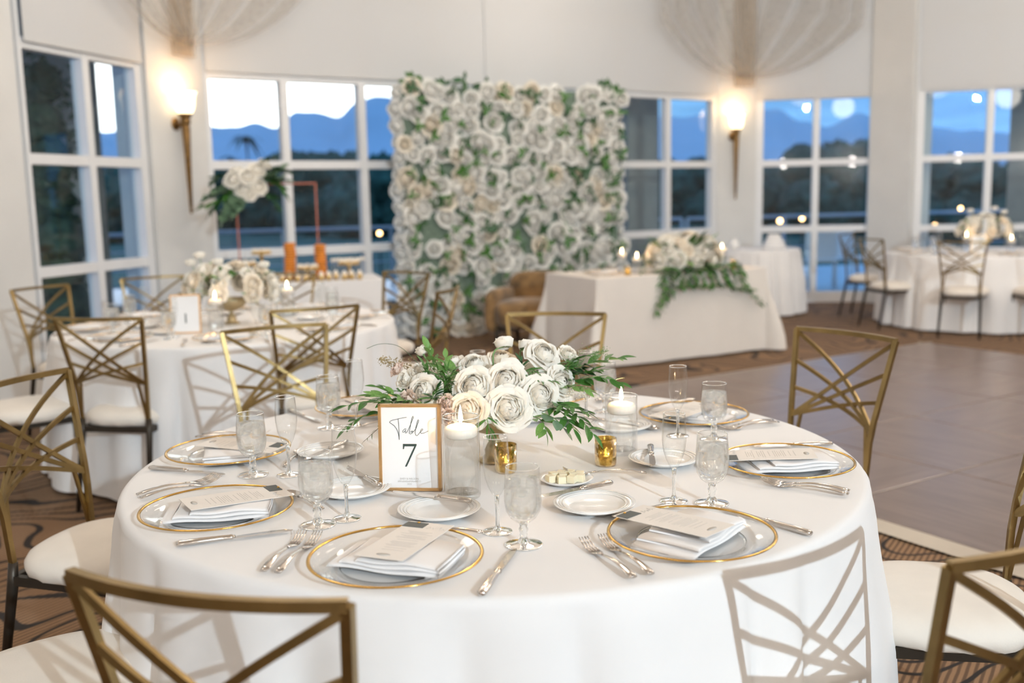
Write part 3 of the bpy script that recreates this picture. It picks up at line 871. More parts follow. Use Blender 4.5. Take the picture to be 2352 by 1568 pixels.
DSR = math.radians(15); du = V((math.cos(DSR), math.sin(DSR))); dv = V((-du.y, du.x))
DS = V((-1.10, 8.66)) - du * .80 + dv * .36
rect_cloth('white cloth draped over the dessert table below the sunset windows', DS, DSR, 1.6, .72, TH, 'cloth', 6, .08)
CK = V((2.98, 12.05))
round_cloth('pale cloth draped over the small round table beyond the beige table', CK, .50, TH, 15, amp=.05)

# ================================================================== tableware prototypes
def make_goblet():
    t = thing('water_goblet', 'x', 'goblet')
    out = [(.0085, .046), (.016, .050), (.026, .058), (.034, .072), (.0372, .092), (.0365, .115), (.0345, .140), (.0332, .160)]
    inn = [(.0322, .160), (.0335, .140), (.0355, .115), (.0362, .092), (.033, .073), (.025, .060), (.012, .054), (.001, .053)]
    obj('bowl', MB().lathe(out, 40).mesh('bowl', 'glass_thin'), t)
    obj('rim', MB().lathe([(.0323, .1595), (.0328, .1606), (.0334, .1606), (.0337, .1593), (.0330, .1588)], 40, closed=True).mesh('rim', 'glass_solid'), t)
    obj('stem', MB().lathe([(.0, .047), (.0085, .046), (.0075, .040), (.0095, .034), (.0085, .026), (.0075, .018), (.011, .010), (.014, .006)], 24).mesh('stem', 'glass_solid'), t)
    obj('foot', MB().lathe([(.0, .0075), (.012, .0072), (.024, .0045), (.036, .0028), (.0385, .0018), (.0375, 0), (.0, 0)], 40).mesh('foot', 'glass_solid'), t)
    obj('water', MB().lathe([(.0, .0545), (.012, .0555), (.0245, .0612), (.0323, .074), (.0355, .092), (.0348, .115), (.0332, .136), (.0, .1362)], 36).mesh('water', 'iced_water'), t)
    q = random.Random(2); ice = MB()
    for k in range(4):
        a = k * 1.7; ice.box((.015 * math.cos(a), .015 * math.sin(a), .126 - .013 * (k % 2)), (.017, .017, .016), a, .9)
    obj('ice', ice.mesh('ice', 'iced_water', False), t)
    return t
def make_flute():
    t = thing('champagne_flute', 'x', 'flute')
    out = [(.004, .076), (.010, .082), (.017, .095), (.0235, .115), (.0270, .140), (.0268, .165), (.0250, .190), (.0240, .202)]
    inn = [(.0233, .202), (.0242, .190), (.0260, .165), (.0262, .140), (.0225, .116), (.0155, .097), (.007, .086), (.0005, .084)]
    obj('bowl', MB().lathe(out, 36).mesh('bowl', 'glass_thin'), t)
    obj('rim', MB().lathe([(.0232, .2014), (.0237, .2025), (.0243, .2025), (.0246, .2012), (.0239, .2007)], 36, closed=True).mesh('rim', 'glass_solid'), t)
    obj('stem', MB().lathe([(.0, .078), (.0055, .077), (.0042, .060), (.0036, .035), (.0042, .016), (.008, .007), (.012, .0045)], 20).mesh('stem', 'glass_solid'), t)
    obj('foot', MB().lathe([(.0, .006), (.010, .0055), (.020, .0035), (.030, .002), (.0315, .0012), (.031, 0), (.0, 0)], 36).mesh('foot', 'glass_solid'), t)
    return t
def make_charger():
    t = thing('charger_plate', 'x', 'plate')
    obj('glass_plate', MB().lathe([(.0, .004), (.095, .004), (.104, .006), (.112, .0115), (.135, .0175), (.158, .0225), (.1635, .0235), (.1640, .0205), (.135, .0145), (.113, .0085), (.105, .002), (.095, .0), (.0, .0)], 72).mesh('glass_plate', 'glass_charger'), t)
    obj('well_ring', MB().lathe([(.1035, .0052), (.1060, .0068), (.1075, .0085), (.1052, .0072)], 72, closed=True).mesh('well_ring', 'glass_solid'), t)
    obj('gold_rim', MB().lathe([(.1595, .0231), (.1630, .0246), (.1662, .0240), (.1668, .0222), (.1640, .0205), (.1600, .0210)], 96, closed=True).mesh('gold_rim', 'gold_rim'), t)
    return t
def make_bread_plate():
    t = thing('bread_plate', 'x', 'plate')
    obj('dish', MB().lathe([(.0, .005), (.052, .005), (.058, .007), (.064, .011), (.075, .0145), (.090, .0175), (.0915, .0165), (.090, .0150), (.066, .0060), (.056, .0005), (.05, .0), (.0, .0)], 64).mesh('dish', 'porcelain'), t)
    for k, r in enumerate((.070, .077, .084)):
        z = .0134 + (r - .070) * .24
        obj('rim_ridge', MB().lathe([(r - .0016, z), (r, z + .0013), (r + .0016, z + .0004), (r, z - .0008)], 64, closed=True).mesh('rim_ridge', 'porcelain'), t)
    return t
def handle_pts(y0, y1, w0, w1, z0, arch, n=10, hz=.0016):
    P = []
    for k in range(n):
        s = k / (n - 1)
        w = w0 + (w1 - w0) * s ** 1.4
        if s > .93: w *= .72
        P.append(((0, y0 + (y1 - y0) * s, z0 + arch * math.sin(PI * s) + .001), w, hz + .0010 * s))
    return P
def make_fork(L=.205, nt=4):
    t = thing('table_fork', 'x', 'fork')      # tines toward +Y, lying on z=0
    y = -L / 2
    obj('handle', MB().sweep(handle_pts(L * .12, y, .0030, .0105, .006, .006), 10).mesh('handle', 'steel'), t)
    root = MB().sweep([((0, L * .10, .0085), .0030, .0018), ((0, L * .155, .0065), .0075, .0016), ((0, L * .20, .0045), .0118, .0014), ((0, L * .26, .0040), .0125, .0012)], 10)
    obj('root', root.mesh('root', 'steel'), t)
    ti = MB()
    for k in range(nt):
        x = (k - (nt - 1) / 2) * (.0245 / nt)
        ti.sweep([((x, L * .25, .0040), .0024, .0011), ((x, L * .34, .0052), .0022, .0010), ((x, L * .43, .0100), .0019, .0010), ((x * .98, L * .50, .0170), .0010, .0007)], 6)
    obj('tines', ti.mesh('tines', 'steel'), t)
    return t
def make_knife(L=.232):
    t = thing('table_knife', 'x', 'knife')    # blade tip toward +Y
    hp = [((0, -L / 2, .006), .0062, .0045), ((0, -L / 2 + .006, .0065), .0092, .0058), ((0, -L * .30, .0066), .0085, .0060), ((0, -L * .12, .0064), .0066, .0052), ((0, -L * .05, .0062), .0060, .0050), ((0, -L * .035, .0062), .0078, .0058), ((0, -L * .02, .0060), .0050, .0040), ((0, 0, .0058), .0045, .0030)]
    obj('handle', MB().sweep(hp, 14).mesh('handle', 'steel'), t)
    bl = MB()
    pts = [(0, -.0046, .0048), (.02, -.0075, .0062), (.05, -.0086, .0070), (.08, -.0088, .0070), (.10, -.0070, .0068), (.112, -.0010, .0055), (.116, .0030, .0042)]
    vs = []; n = len(pts)
    for yy, a, b in pts: vs += [(a, yy, .0050), (b, yy, .0042), (b, yy, .0074), (a, yy, .0056)]
    fs = []
    for i in range(n - 1):
        for k in range(4):
            fs.append((i * 4 + k, i * 4 + (k + 1) % 4, (i + 1) * 4 + (k + 1) % 4, (i + 1) * 4 + k))
    fs += [(3, 2, 1, 0), ((n - 1) * 4, (n - 1) * 4 + 1, (n - 1) * 4 + 2, (n - 1) * 4 + 3)]
    obj('blade', bl.add(vs, fs).mesh('blade', 'steel', False), t)
    return t
def make_spoon(L=.175):
    t = thing('dessert_spoon', 'x', 'spoon')
    obj('handle', MB().sweep(handle_pts(L * .18, -L / 2, .0026, .0088, .005, .005), 10).mesh('handle', 'steel'), t)
    def bowl(i, j):
        a = 2 * PI * i; r = j
        return (.0165 * r * math.cos(a) * (1 - .12 * math.sin(a)), L * .33 + L * .17 * r * math.sin(a), .0016 + .0085 * r ** 2.2)
    obj('bowl', MB().grid(bowl, 24, 7, wrap=True).mesh('bowl', 'steel'), t)
    return t
def make_napkin():
    t = thing('folded_napkin', 'x', 'napkin')
    for k, (x0, x1, yb, z) in enumerate(((-.115, .112, .068, .000), (-.088, .114, .066, .0085), (-.050, .113, .064, .0165))):
        th = .0075
        def fn(i, j):
            # i along x, j around section: bullnose on -y side
            x = x0 + (x1 - x0) * i
            sec = [(yb, z), (.0, z), (-.055, z), (-.064, z + th * .15), (-.0675, z + th * .5), (-.064, z + th * .88), (-.055, z + th), (0, z + th * 1.08), (yb, z + th * .9), (yb + .001, z + th * .4), (yb, z)]
            y, zz = sec[int(round(j * 10))]
            y += .0022 * math.sin(i * 6 + k * 2)
            zz += (.0016 * math.sin(i * 9 + k) * (1 if zz > z + .001 else .3)) + .0010
            if i < .03: zz = z + (zz - z) * .55 + .001
            return (x + .0014 * math.sin(y * 60 + k), y, zz)
        mb = MB().grid(fn, 26, 11)
        n = 11
        mb.f.append(tuple(range(10))[::-1]); mb.f.append(tuple(25 * n + i for i in range(10)))
        obj('fold', mb.mesh('fold', 'napkin'), t)
    return t
def stroke(mb, pts, w, z=0.0, h=.0002):
    P = [V((p[0], p[1], z)) for p in pts]
    mb.sweep([(p, w, h) for p in P], rect=True)
def make_menu():
    t = thing('menu_card', 'x', 'menu card')   # +Y end carries the charcoal tag, points to the table centre
    w, l = .100, .228
    obj('card', MB().box((0, 0, .0006), (w, l, .0012)).mesh('card', 'paper', False), t)
    obj('name_tag', MB().box((-.026, .092, .0018), (.046, .030, .0012)).mesh('name_tag', 'slate', False), t)
    obj('wax_dot', MB().lathe([(0, .005), (.0022, .0046), (.0034, .0032), (.0034, .0024), (0, .0024)], 14, (-.024, .104, 0)).mesh('wax_dot', 'gold_rim'), t)
    pr = MB(); q = random.Random(9)
    y = .052
    while y > -.070:
        wd = q.uniform(.018, .036)
        pr.box((.004, y, .0013), (wd * 2, .0012, .0003))
        y -= .0052 if q.random() > .25 else .012
    obj('print', pr.mesh('print', 'ink_grey', False), t)
    sc = MB()
    pts = [(.006, .075), (.010, .090), (.012, .078), (.017, .086), (.020, .076), (.024, .084), (.027, .078), (.033, .092), (.034, .076), (.040, .082), (.044, .077)]
    stroke(sc, pts, .0006, .0014)
    obj('script_name', sc.mesh('script_name', 'ink_grey', False), t)
    obj('crest', MB().lathe([(0, .0016), (.012, .0016), (.012, .0013), (0, .0013)], 20, (0, 0, 0)).mesh('crest', 'ink_grey'), t, (.0, -.094, 0), sc=(1.2, .55, 1))
    return t
P_gob, P_flu, P_chg, P_brd = Proto(make_goblet()), Proto(make_flute()), Proto(make_charger()), Proto(make_bread_plate())
P_frk, P_knf, P_spn, P_nap, P_mnu = Proto(make_fork()), Proto(make_knife()), Proto(make_spoon()), Proto(make_napkin()), Proto(make_menu())
TZ = TH + .0012
def lie(proto, label, end, tip, z=TZ, group=None, tilt=0.0):
    """flatware from handle end to tip"""
    a, b = V(end), V(tip); d = b - a; c = (a + b) / 2
    return proto.put(label, (c.x, c.y, z), group=group, rot=(tilt, 0, facing(d)))

# place settings of table seven: charger position, names
SET = {
 'front centre': dict(p=(-.228, 1.805), gob=(.015, 1.903), flu=(-.038, 1.985), brd=(-.168, 2.108), card=-8, nap=-6),
 'front right': dict(p=(.347, 1.897), gob=(.438, 2.144), flu=(.357, 2.166), brd=(.174, 2.125), card=14, nap=22),
 'front left': dict(p=(-.660, 2.128), gob=(-.423, 2.051), flu=(-.367, 2.091), brd=(-.384, 2.279), card=-4, nap=62),
 'far left': dict(p=(-.779, 2.649), gob=(-.664, 2.457), flu=(-.572, 2.450), brd=(-.500, 2.640), card=-12, nap=20),
 'far right': dict(p=(.678, 2.415), gob=(.561, 2.726), flu=(.468, 2.775), brd=(.384, 2.490), card=6, nap=-70),
 'back right': dict(p=(.550, 2.977), gob=(.293, 3.113), flu=(.23, 3.08), brd=(.314, 2.870), card=10, nap=18),
 'back left': dict(p=(-.480, 3.19), gob=(-.561, 2.967), flu=(-.483, 3.001), brd=(-.31, 2.95), card=0, nap=-10),
 'back centre': dict(p=(.09, 3.30), gob=(-.13, 3.22), flu=(-.11, 3.13), brd=(.035, 3.02), card=5, nap=8),
}
GR = 'place settings of table seven'
for nm_, s in SET.items():
    p = V(s['p']); rad = (p - T7).normalized(); tan = V((-rad.y, rad.x)); R0 = (p - T7).length
    at = lambda r, tt: T7 + rad * r + tan * tt
    W_ = nm_ + ' setting of table seven'
    P_chg.put('clear glass charger plate with gold rim at the ' + W_, (p.x, p.y, TZ), 0, GR)
    rz = facing(-rad)
    nz = TZ + .0062
    np2 = p - rad * .004
    P_nap.put('white folded napkin on the charger of the ' + W_, (np2.x, np2.y, nz), rz + math.radians(s['nap']), GR)
    cr = rz + math.radians(s['card'])
    cdir = V((-math.sin(cr), math.cos(cr)))
    cp = p + cdir * .045
    P_mnu.put('menu card with charcoal tag on the napkin, ' + W_, (cp.x, cp.y, nz + .0285), group=GR, rot=(-.035, 0, cr))
    k = {'front centre': ((-.472, 1.774), (-.439, 1.978), (-.447, 1.747), (-.402, 1.986)), 'front right': ((.209, 1.706), (.133, 1.896), (.248, 1.704), (.166, 1.927)),
         'front left': ((-.876, 2.259), (-.734, 2.403), (-.895, 2.285), (-.752, 2.43)), 'far right': ((.762, 2.197), (.590, 2.305), (.752, 2.172), (.582, 2.285)),
         'back right': ((.763, 2.914), (.605, 2.844), (.772, 2.888), (.612, 2.822))}.get(nm_)
    if not k:
        k = (at(.90, -.235), at(.70, -.235), at(.91, -.20), at(.705, -.20))
    lie(P_frk, 'steel salad fork, outer of the pair at the ' + W_, k[0], k[1], group=GR)
    lie(P_frk, 'steel dinner fork, inner of the pair at the ' + W_, k[2], k[3], group=GR)
    kk = {'front centre': ((-.063, 1.646), (-.003, 1.868)), 'front right': ((.586, 1.924), (.451, 2.091)), 'front left': ((-.687, 1.934), (-.469, 2.012)),
          'far left': ((-.976, 2.538), (-.710, 2.448)), 'far right': ((.855, 2.631), (.64, 2.62)), 'back left': ((-.74, 3.22), (-.60, 3.03))}.get(nm_) or (at(.91, .20), at(.69, .20))
    lie(P_knf, 'steel dinner knife at the ' + W_, kk[0], kk[1], group=GR)
    lie(P_spn, 'steel dessert spoon above the charger at the ' + W_, at(R0 - .195, .12), at(R0 - .19, -.055), group=GR)
    b = V(s['brd'])
    P_brd.put('small white bread plate at the ' + W_, (b.x, b.y, TZ), 0, GR)
    P_gob.put('stemmed goblet of iced water at the ' + W_, (s['gob'][0], s['gob'][1], TZ), RN.uniform(0, 6), GR)
    P_flu.put('empty champagne flute at the ' + W_, (s['flu'][0], s['flu'][1], TZ), RN.uniform(0, 6), GR)
P_btk = Proto(make_knife(.178)); P_btk.root.name = 'butter_knife'
BKG = 'butter knives on the bread plates of table seven'
for nm_, e, tp in (('front centre', (-.096, 2.128), (-.263, 2.203)), ('front right', (.225, 2.249), (.072, 2.16)), ('front left', (-.328, 2.282), (-.40, 2.40)), ('far right', (.362, 2.575), (.344, 2.419)), ('back right', (.22, 2.94), (.34, 2.83)), ('far left', (-.47, 2.70), (-.53, 2.55)), ('back left', (-.26, 3.01), (-.37, 2.90)), ('back centre', (.11, 3.05), (-.05, 3.0))):
    lie(P_btk, 'steel butter knife resting on the bread plate at the %s setting of table seven' % nm_, e, tp, TZ + .0165, BKG)
# butter dish with cubes and a small fork
BP = V((.124, 2.335))
t = thing('butter_dish', 'small oval white butter dish left of the front right bread plate', 'plate', (BP.x, BP.y, TZ))
obj('dish', MB().lathe([(.0, .004), (.040, .004), (.052, .008), (.066, .014), (.067, .013), (.054, .005), (.042, 0), (0, 0)], 48).mesh('dish', 'porcelain'), t)
cm = MB().box((0, 0, .0085), (.019, .019, .017), 0, .96).mesh('butter_cube', 'butter', False)
k = 0
for (x, y, z) in ((-.038, -.012, 0), (-.030, .014, 0), (-.012, -.022, 0), (-.008, .003, 0), (-.010, .026, 0), (.013, -.018, 0), (.017, .006, 0), (.012, .029, 0), (.034, -.008, 0), (.034, .016, 0)):
    o = obj('butter_cube', cm, None, (BP.x + x, BP.y + y, TZ + .0045 + z), (0, 0, RN.uniform(-.5, .5)))
    tag(o, 'pale yellow butter cube heaped with others on the small butter dish', 'butter cube', 'butter cubes on the butter dish')
lie(P_frk, 'small butter fork leaning on the edge of the butter dish', (.290, 2.372), (.150, 2.368), TZ + .006, 'serving cutlery', tilt=.04)

# ------------------------------------------------------------------ candles, votives, table number
def make_cylinder(Hh, r=.0425):
    t = thing('floating_candle_cylinder', 'x', 'candle holder')
    obj('glass', MB().lathe([(r, Hh), (r, .006), (r - .002, .0004)], 48).mesh('glass', 'glass_thin'), t)
    obj('rim', MB().lathe([(r - .0022, Hh - .0004), (r - .0012, Hh + .0012), (r + .0003, Hh + .0006), (r + .0002, Hh - .001), (r - .001, Hh - .0014)], 48, closed=True).mesh('rim', 'glass_solid'), t)
    obj('base_glass', MB().lathe([(0, .0005), (r - .003, .0008), (r - .0006, .006), (r - .0030, .0115), (0, .0115)], 40).mesh('base_glass', 'water'), t)
    wz = Hh - .050
    obj('water', MB().lathe([(0, .0125), (r - .0034, .0125), (r - .0034, wz + .012), (0, wz + .012)], 40).mesh('water', 'water'), t)
    cz = wz
    c = obj('candle', MB().lathe([(0, cz + .001), (r - .010, cz + .0015), (r - .0045, cz + .007), (r - .0038, cz + .020), (r - .0060, cz + .024), (r - .0065, cz + .0245), (r - .010, cz + .0275), (r - .022, cz + .031), (0, cz + .032)], 40).mesh('candle', 'wax'), t)
    obj('wick', MB().sweep([((0, 0, cz + .030), .0008, .0008), ((.001, 0, cz + .040), .0007, .0007)], 6).mesh('wick', 'wick'), c)
    obj('flame', MB().lathe([(0, cz + .034), (.0030, cz + .0365), (.0047, cz + .041), (.0054, cz + .046), (.0051, cz + .051), (.0043, cz + .057), (.0030, cz + .064), (.0016, cz + .071), (0, cz + .078)], 14).mesh('flame', 'flame'), c)
    return t
P_c19, P_c16 = Proto(make_cylinder(.190)), Proto(make_cylinder(.158))
def candle_light(x, y, z, e=.35):
    light('candle_glow', 'POINT', (x, y, z), e, (1.0, .58, .24), shadow_soft_size=.008)
P_c19.put('tall glass cylinder with floating white candle beside the table seven sign', (-.122, 2.236, TZ), 0, 'floating candles')
candle_light(-.122, 2.236, TZ + .205, .9)
P_c16.put('glass cylinder with floating white candle right of the table seven flowers', (.287, 2.598, TZ), 0, 'floating candles')
candle_light(.287, 2.598, TZ + .172, .7)
def make_votive():
    t = thing('votive_cup', 'x', 'votive')
    r, Hh = .0285, .070
    obj('cup', MB().lathe([(0, .008), (r - .004, .009), (r - .0028, .014), (r - .0018, Hh), (r, Hh + .0006), (r - .0006, .006), (r - .003, 0), (0, 0)], 36).mesh('cup', 'amber'), t)
    c = obj('tea_light', MB().lathe([(0, .010), (.018, .010), (.018, .024), (0, .0245)], 24).mesh('tea_light', 'wax'), t)
    obj('flame', MB().lathe([(0, .027), (.0025, .031), (.0036, .037), (.0015, .048), (0, .054)], 10).mesh('flame', 'flame'), c)
    return t
P_vot = Proto(make_votive())
P_vot.put('amber mercury glass votive in front of the right floating candle', (.234, 2.485, TZ), 0, 'amber votives')
P_vot.put('amber mercury glass votive below the urn, half hidden by the front flute', (-.022, 2.440, TZ), 0, 'amber votives')

def text_mesh(s, size, mat, name):
    cu = bpy.data.curves.new(name, 'FONT'); cu.body = s; cu.size = size; cu.align_x = 'CENTER'; cu.extrude = .0001
    o = bpy.data.objects.new(name, cu); COL.objects.link(o)
    dg = bpy.context.evaluated_depsgraph_get()
    me = bpy.data.meshes.new_from_object(o.evaluated_get(dg)); me.name = name
    bpy.data.objects.remove(o); me.materials.clear(); me.materials.append(M[mat])
    return me
SCRIPT = [
 [(540, 305), (480, 312), (400, 330), (320, 348), (284, 366), (275, 378), (300, 395), (350, 430), (385, 480), (408, 540), (418, 600), (421, 640)],
 [(412, 326), (416, 400), (420, 500), (421, 640)],
 [(532, 480), (512, 475), (482, 500), (472, 522), (485, 531), (505, 515), (527, 488), (516, 520), (519, 541), (532, 535), (550, 510), (590, 430), (630, 340), (646, 298), (637, 284), (619, 320), (600, 410), (582, 500), (576, 545), (592, 555), (620, 540), (633, 520), (624, 505), (602, 514), (598, 526), (640, 520), (680, 470), (712, 390), (725, 350), (716, 336), (701, 370), (680, 450), (665, 530), (672, 570), (690, 580), (715, 560), (745, 520), (775, 500), (786, 481), (770, 475), (750, 498), (746, 530), (762, 545), (792, 540), (830, 525), (865, 508)],
]
def table_sign(label, loc, rz, number, w=.142, hgt=.200, script=True):
    t = thing('table_number_sign', label, 'sign', loc, rz)       # front faces local -Y, leaning back
    lean = .07
    fr = bpy.data.objects.new('frame', None)
    def fm(x, z, y=0.0): return (x, y * math.cos(lean) + z * math.sin(lean), z * math.cos(lean) - y * math.sin(lean))
    b = .0034
    mb = MB()
    for (x0, z0, x1, z1) in ((-w / 2, 0, -w / 2, hgt), (w / 2, 0, w / 2, hgt), (-w / 2, 0, w / 2, 0), (-w / 2, hgt, w / 2, hgt)):
        ex = b if x0 != x1 else 0; ez = b if z0 != z1 else 0
        q = []
        for yy in (-.009, .009):
            for sx, sz in ((-1, -1), (1, -1), (1, 1), (-1, 1)):
                X = (min(x0, x1) - b if sx < 0 else max(x0, x1) + b) ; Z = (min(z0, z1) - b if sz < 0 else max(z0, z1) + b) + b
                q.append(fm(X, Z, yy))
        mb.add(q, [(0, 1, 2, 3), (7, 6, 5, 4), (0, 4, 5, 1), (1, 5, 6, 2), (2, 6, 7, 3), (3, 7, 4, 0)])
    bpy.data.objects.remove(fr)
    obj('frame', mb.mesh('frame', 'frame_gold', False), t)
    q = [fm(x, z, y) for y in (-.004, .002) for x, z in ((-w / 2, b), (w / 2, b), (w / 2, hgt + b), (-w / 2, hgt + b))]
    card = obj('card', MB().add(q, [(0, 1, 2, 3), (7, 6, 5, 4), (0, 4, 5, 1), (1, 5, 6, 2), (2, 6, 7, 3), (3, 7, 4, 0)]).mesh('card', 'paper_white', False), t)
    # easel leg behind
    obj('easel_leg', MB().sweep([((0, .02, .14), .012, .0015), ((.0, .075, .001), .016, .0015)], rect=True, upv=(0, 1, 0)).mesh('easel_leg', 'frame_gold', False), t)
    mtx = Matrix(((1, 0, 0, 0), (0, math.sin(lean), -math.cos(lean), -.0046), (0, math.cos(lean), math.sin(lean), 0), (0, 0, 0, 1)))
    def mapx(x, y): return (((x - 580) / 900) * w, ((1385 - y) / 1255) * hgt + b)
    if script:
        mb = MB()
        for st in SCRIPT:
            stroke(mb, [mapx(*p) for p in st], .00055)
        obj('script_word', mb.mesh('script_word', 'ink', False), card, mtx=mtx)
        pl = [mapx(*p) for p in ((476, 702), (474, 780), (489, 780), (500, 738), (648, 738), (500, 1043), (528, 1043), (684, 722), (684, 702))]
        vs = [(x, y, 0) for x, y in pl] + [(x, y, .0003) for x, y in pl]; n = len(pl)
        # split into convex pieces
        fs = [(9, 10, 11, 12), (9, 12, 13, 17), (13, 14, 15, 16), (13, 16, 17)]
        me = MB().add(vs, fs).mesh('numeral', 'ink', False)
        obj('numeral', me, card, mtx=mtx)
        for s_, yy, sz in (('SHEY & NELSON', 1240, .0062), ('#WeShllDoMiAmNDO', 1278, .0058), ('2022', 1318, .0058)):
            me = text_mesh(s_, sz, 'ink_grey', 'caption')
            x, y = mapx(562, yy)
            obj('caption', me, card, mtx=mtx @ Matrix.Translation((x, y, 0)))
    elif number:
        me = text_mesh(number, .075, 'ink', 'numeral')
        obj('numeral', me, card, mtx=mtx @ Matrix.Translation((0, .055, 0)))
    return t
table_sign('gold framed sign reading Table 7 in front of the flower arrangement', (-.2475, 2.296, TZ), -.10, '7')

# ================================================================== flowers
def petal_fn(n, tip, rho, lip, q, ph):
    """one rose petal: an overlapping cupped scale with its lip standing off and rolled"""
    j1, j2 = q.uniform(-1, 1), q.uniform(-1, 1)
    t0, t1 = math.radians(125), math.radians(tip)
    w_ = PI / n * 1.45
    ins = max(0, 1 - tip / 55)
    def fn(i, j):
        u = i * 2 - 1; v = j
        th = t0 + (t1 - t0) * v * (1 - (.10 + .10 * (1 - ins)) * abs(u) ** 2.4 * v)
        a = ph + u * w_ * (.55 + .45 * math.sin(min(1, v * 1.3) * PI / 2)) * (1 - .30 * v ** 6)
        r_ = rho * (.88 + .12 * v) + (.022 + .02 * ins) * u * v
        z0 = .12
        if v > .5:
            k = (v - .5) / .5
            r_ += lip * k * k * (1 + .3 * j1 * u) + .012 * k * math.sin(u * 4.5 + j2 * 3)
        x = r_ * math.sin(th); z = z0 + r_ * math.cos(th) * .86
        # outer petals roll over at the lip
        if v > .8 and tip > 45:
            k = (v - .8) / .2
            x += .05 * k * k * (tip / 80); z -= .075 * k * k * (tip / 80)
        if abs(u) < .3 and v > .95: x += .012; z += .006
        return (x * math.cos(a), x * math.sin(a), z)
    return fn
def rose_mesh(seed, rings, mat, name, nu=7, nv=7):
    q = random.Random(seed); mb = MB(); off = q.uniform(0, 6.28)
    for (n, tip, rho, lip) in rings:
        off += 1.1 + q.uniform(-.2, .2)
        for k in range(n):
            ph = off + 2 * PI * k / n + q.uniform(-.16, .16)
            mb.grid(petal_fn(n, tip + q.uniform(-3, 3), rho * q.uniform(.97, 1.03), lip, q, ph), nu, nv)
    return mb.mesh(name, mat)
HEART = [(2, 0, 0.207, 0.015), (2, 5, 0.218, 0.025), (3, 11, 0.234, 0.03), (3, 17, 0.251, 0.035), (4, 24, 0.267, 0.037), (4, 31, 0.286, 0.04), (5, 39, 0.311, 0.043), (5, 47, 0.302, 0.072)]
OUTER = [(5, 57, .322, .100), (5, 69, .342, .115), (6, 84, .355, .125)]
hearts, petals = {}, {}
for mt in ('petal', 'petal_cream', 'petal_blush'):
    hearts[mt] = [rose_mesh(s, HEART, mt, 'rose_heart') for s in (1, 2, 3)]
    petals[mt] = []
    for (n, tip, rho, lip) in OUTER:
        var = []
        for s in (5, 6):
            q = random.Random(s + n * 7 + tip)
            var.append(MB().grid(petal_fn(n, tip, rho, lip, q, 0), 9, 9).mesh('petal', mt))
        petals[mt].append((n, var))
def aim(d):
    return V(d).to_track_quat('Z', 'Y').to_matrix().to_4x4()
def rose(parent, pos, d, diam, mt, q, levels=3):
    mtx = Matrix.Translation(V(pos) - V(d).normalized() * diam * .20) @ aim(d) @ Matrix.Rotation(q.uniform(0, 6), 4, 'Z') @ Matrix.Scale(diam, 4)
    h = obj('rose', q.choice(hearts[mt]), parent, mtx=mtx)
    for lv, (n, var) in enumerate(petals[mt][:levels]):
        off = q.uniform(0, 6)
        for k in range(n):
            m = Matrix.Rotation(off + 2 * PI * k / n + q.uniform(-.15, .15), 4, 'Z') @ Matrix.Rotation(q.uniform(-.06, .06), 4, 'Y') @ Matrix.Scale(q.uniform(.92, 1.08), 4)
            obj('petal', q.choice(var), h, mtx=m)
    return h
CARN = [(3, 3, .19, .05), (5, 14, .22, .08), (7, 28, .26, .10), (8, 46, .30, .12), (9, 68, .34, .13)]
carn = {mt: rose_mesh(21, CARN, mt, 'ruffled_bloom', 5, 4) for mt in ('petal', 'petal_blush')}
bud_mesh = rose_mesh(31, [(2, 2, .24, .02), (3, 10, .28, .03), (4, 22, .33, .03), (5, 38, .37, .04), (5, 54, .40, .05)], 'petal', 'ranunculus', 7, 7)
sepal_mesh = MB()
for k in range(5):
    a = 2 * PI * k / 5
    sepal_mesh.grid(lambda i, j: ((.03 + .34 * j) * math.cos(a + (i - .5) * .9 * math.sin(PI * (j * .9 + .1))), (.03 + .26 * j) * math.sin(a + (i - .5) * .9 * math.sin(PI * (j * .9 + .1))), -.02 + .06 * j), 4, 4)
sepal_mesh = sepal_mesh.mesh('sepals', 'leaf_light')
def leaf_mesh(name, mat, wid, fold=.25, bend=.15):
    def fn(i, j):
        u = i * 2 - 1; w = wid * math.sin(PI * min(1, j * .94 + .05)) ** .8 * (1 - .25 * j)
        return (u * w, j, abs(u) * w * fold - bend * j * j)
    return MB().grid(fn, 5, 7).mesh(name, mat)
LF = {'ruscus': leaf_mesh('leaf', 'leaf', .20), 'dark': leaf_mesh('leaf', 'leaf_dark', .17), 'light': leaf_mesh('leaf', 'leaf_light', .23), 'euc': leaf_mesh('leaf', 'leaf_euc', .42, .1, .1), 'thin': leaf_mesh('leaf', 'leaf', .09, .2, .3), 'broad': leaf_mesh('leaf', 'leaf_light', .30, .15, .1)}
def spline(P, n):
    P = [V(p) for p in P]; out = []
    for k in range(n):
        s = k / (n - 1) * (len(P) - 1); i = min(int(s), len(P) - 2); f = s - i
        p0, p1, p2, p3 = P[max(i - 1, 0)], P[i], P[i + 1], P[min(i + 2, len(P) - 1)]
        out.append(.5 * ((2 * p1) + (p2 - p0) * f + (2 * p0 - 5 * p1 + 4 * p2 - p3) * f * f + (3 * p1 - p0 - 3 * p2 + p3) * f ** 3))
    return out
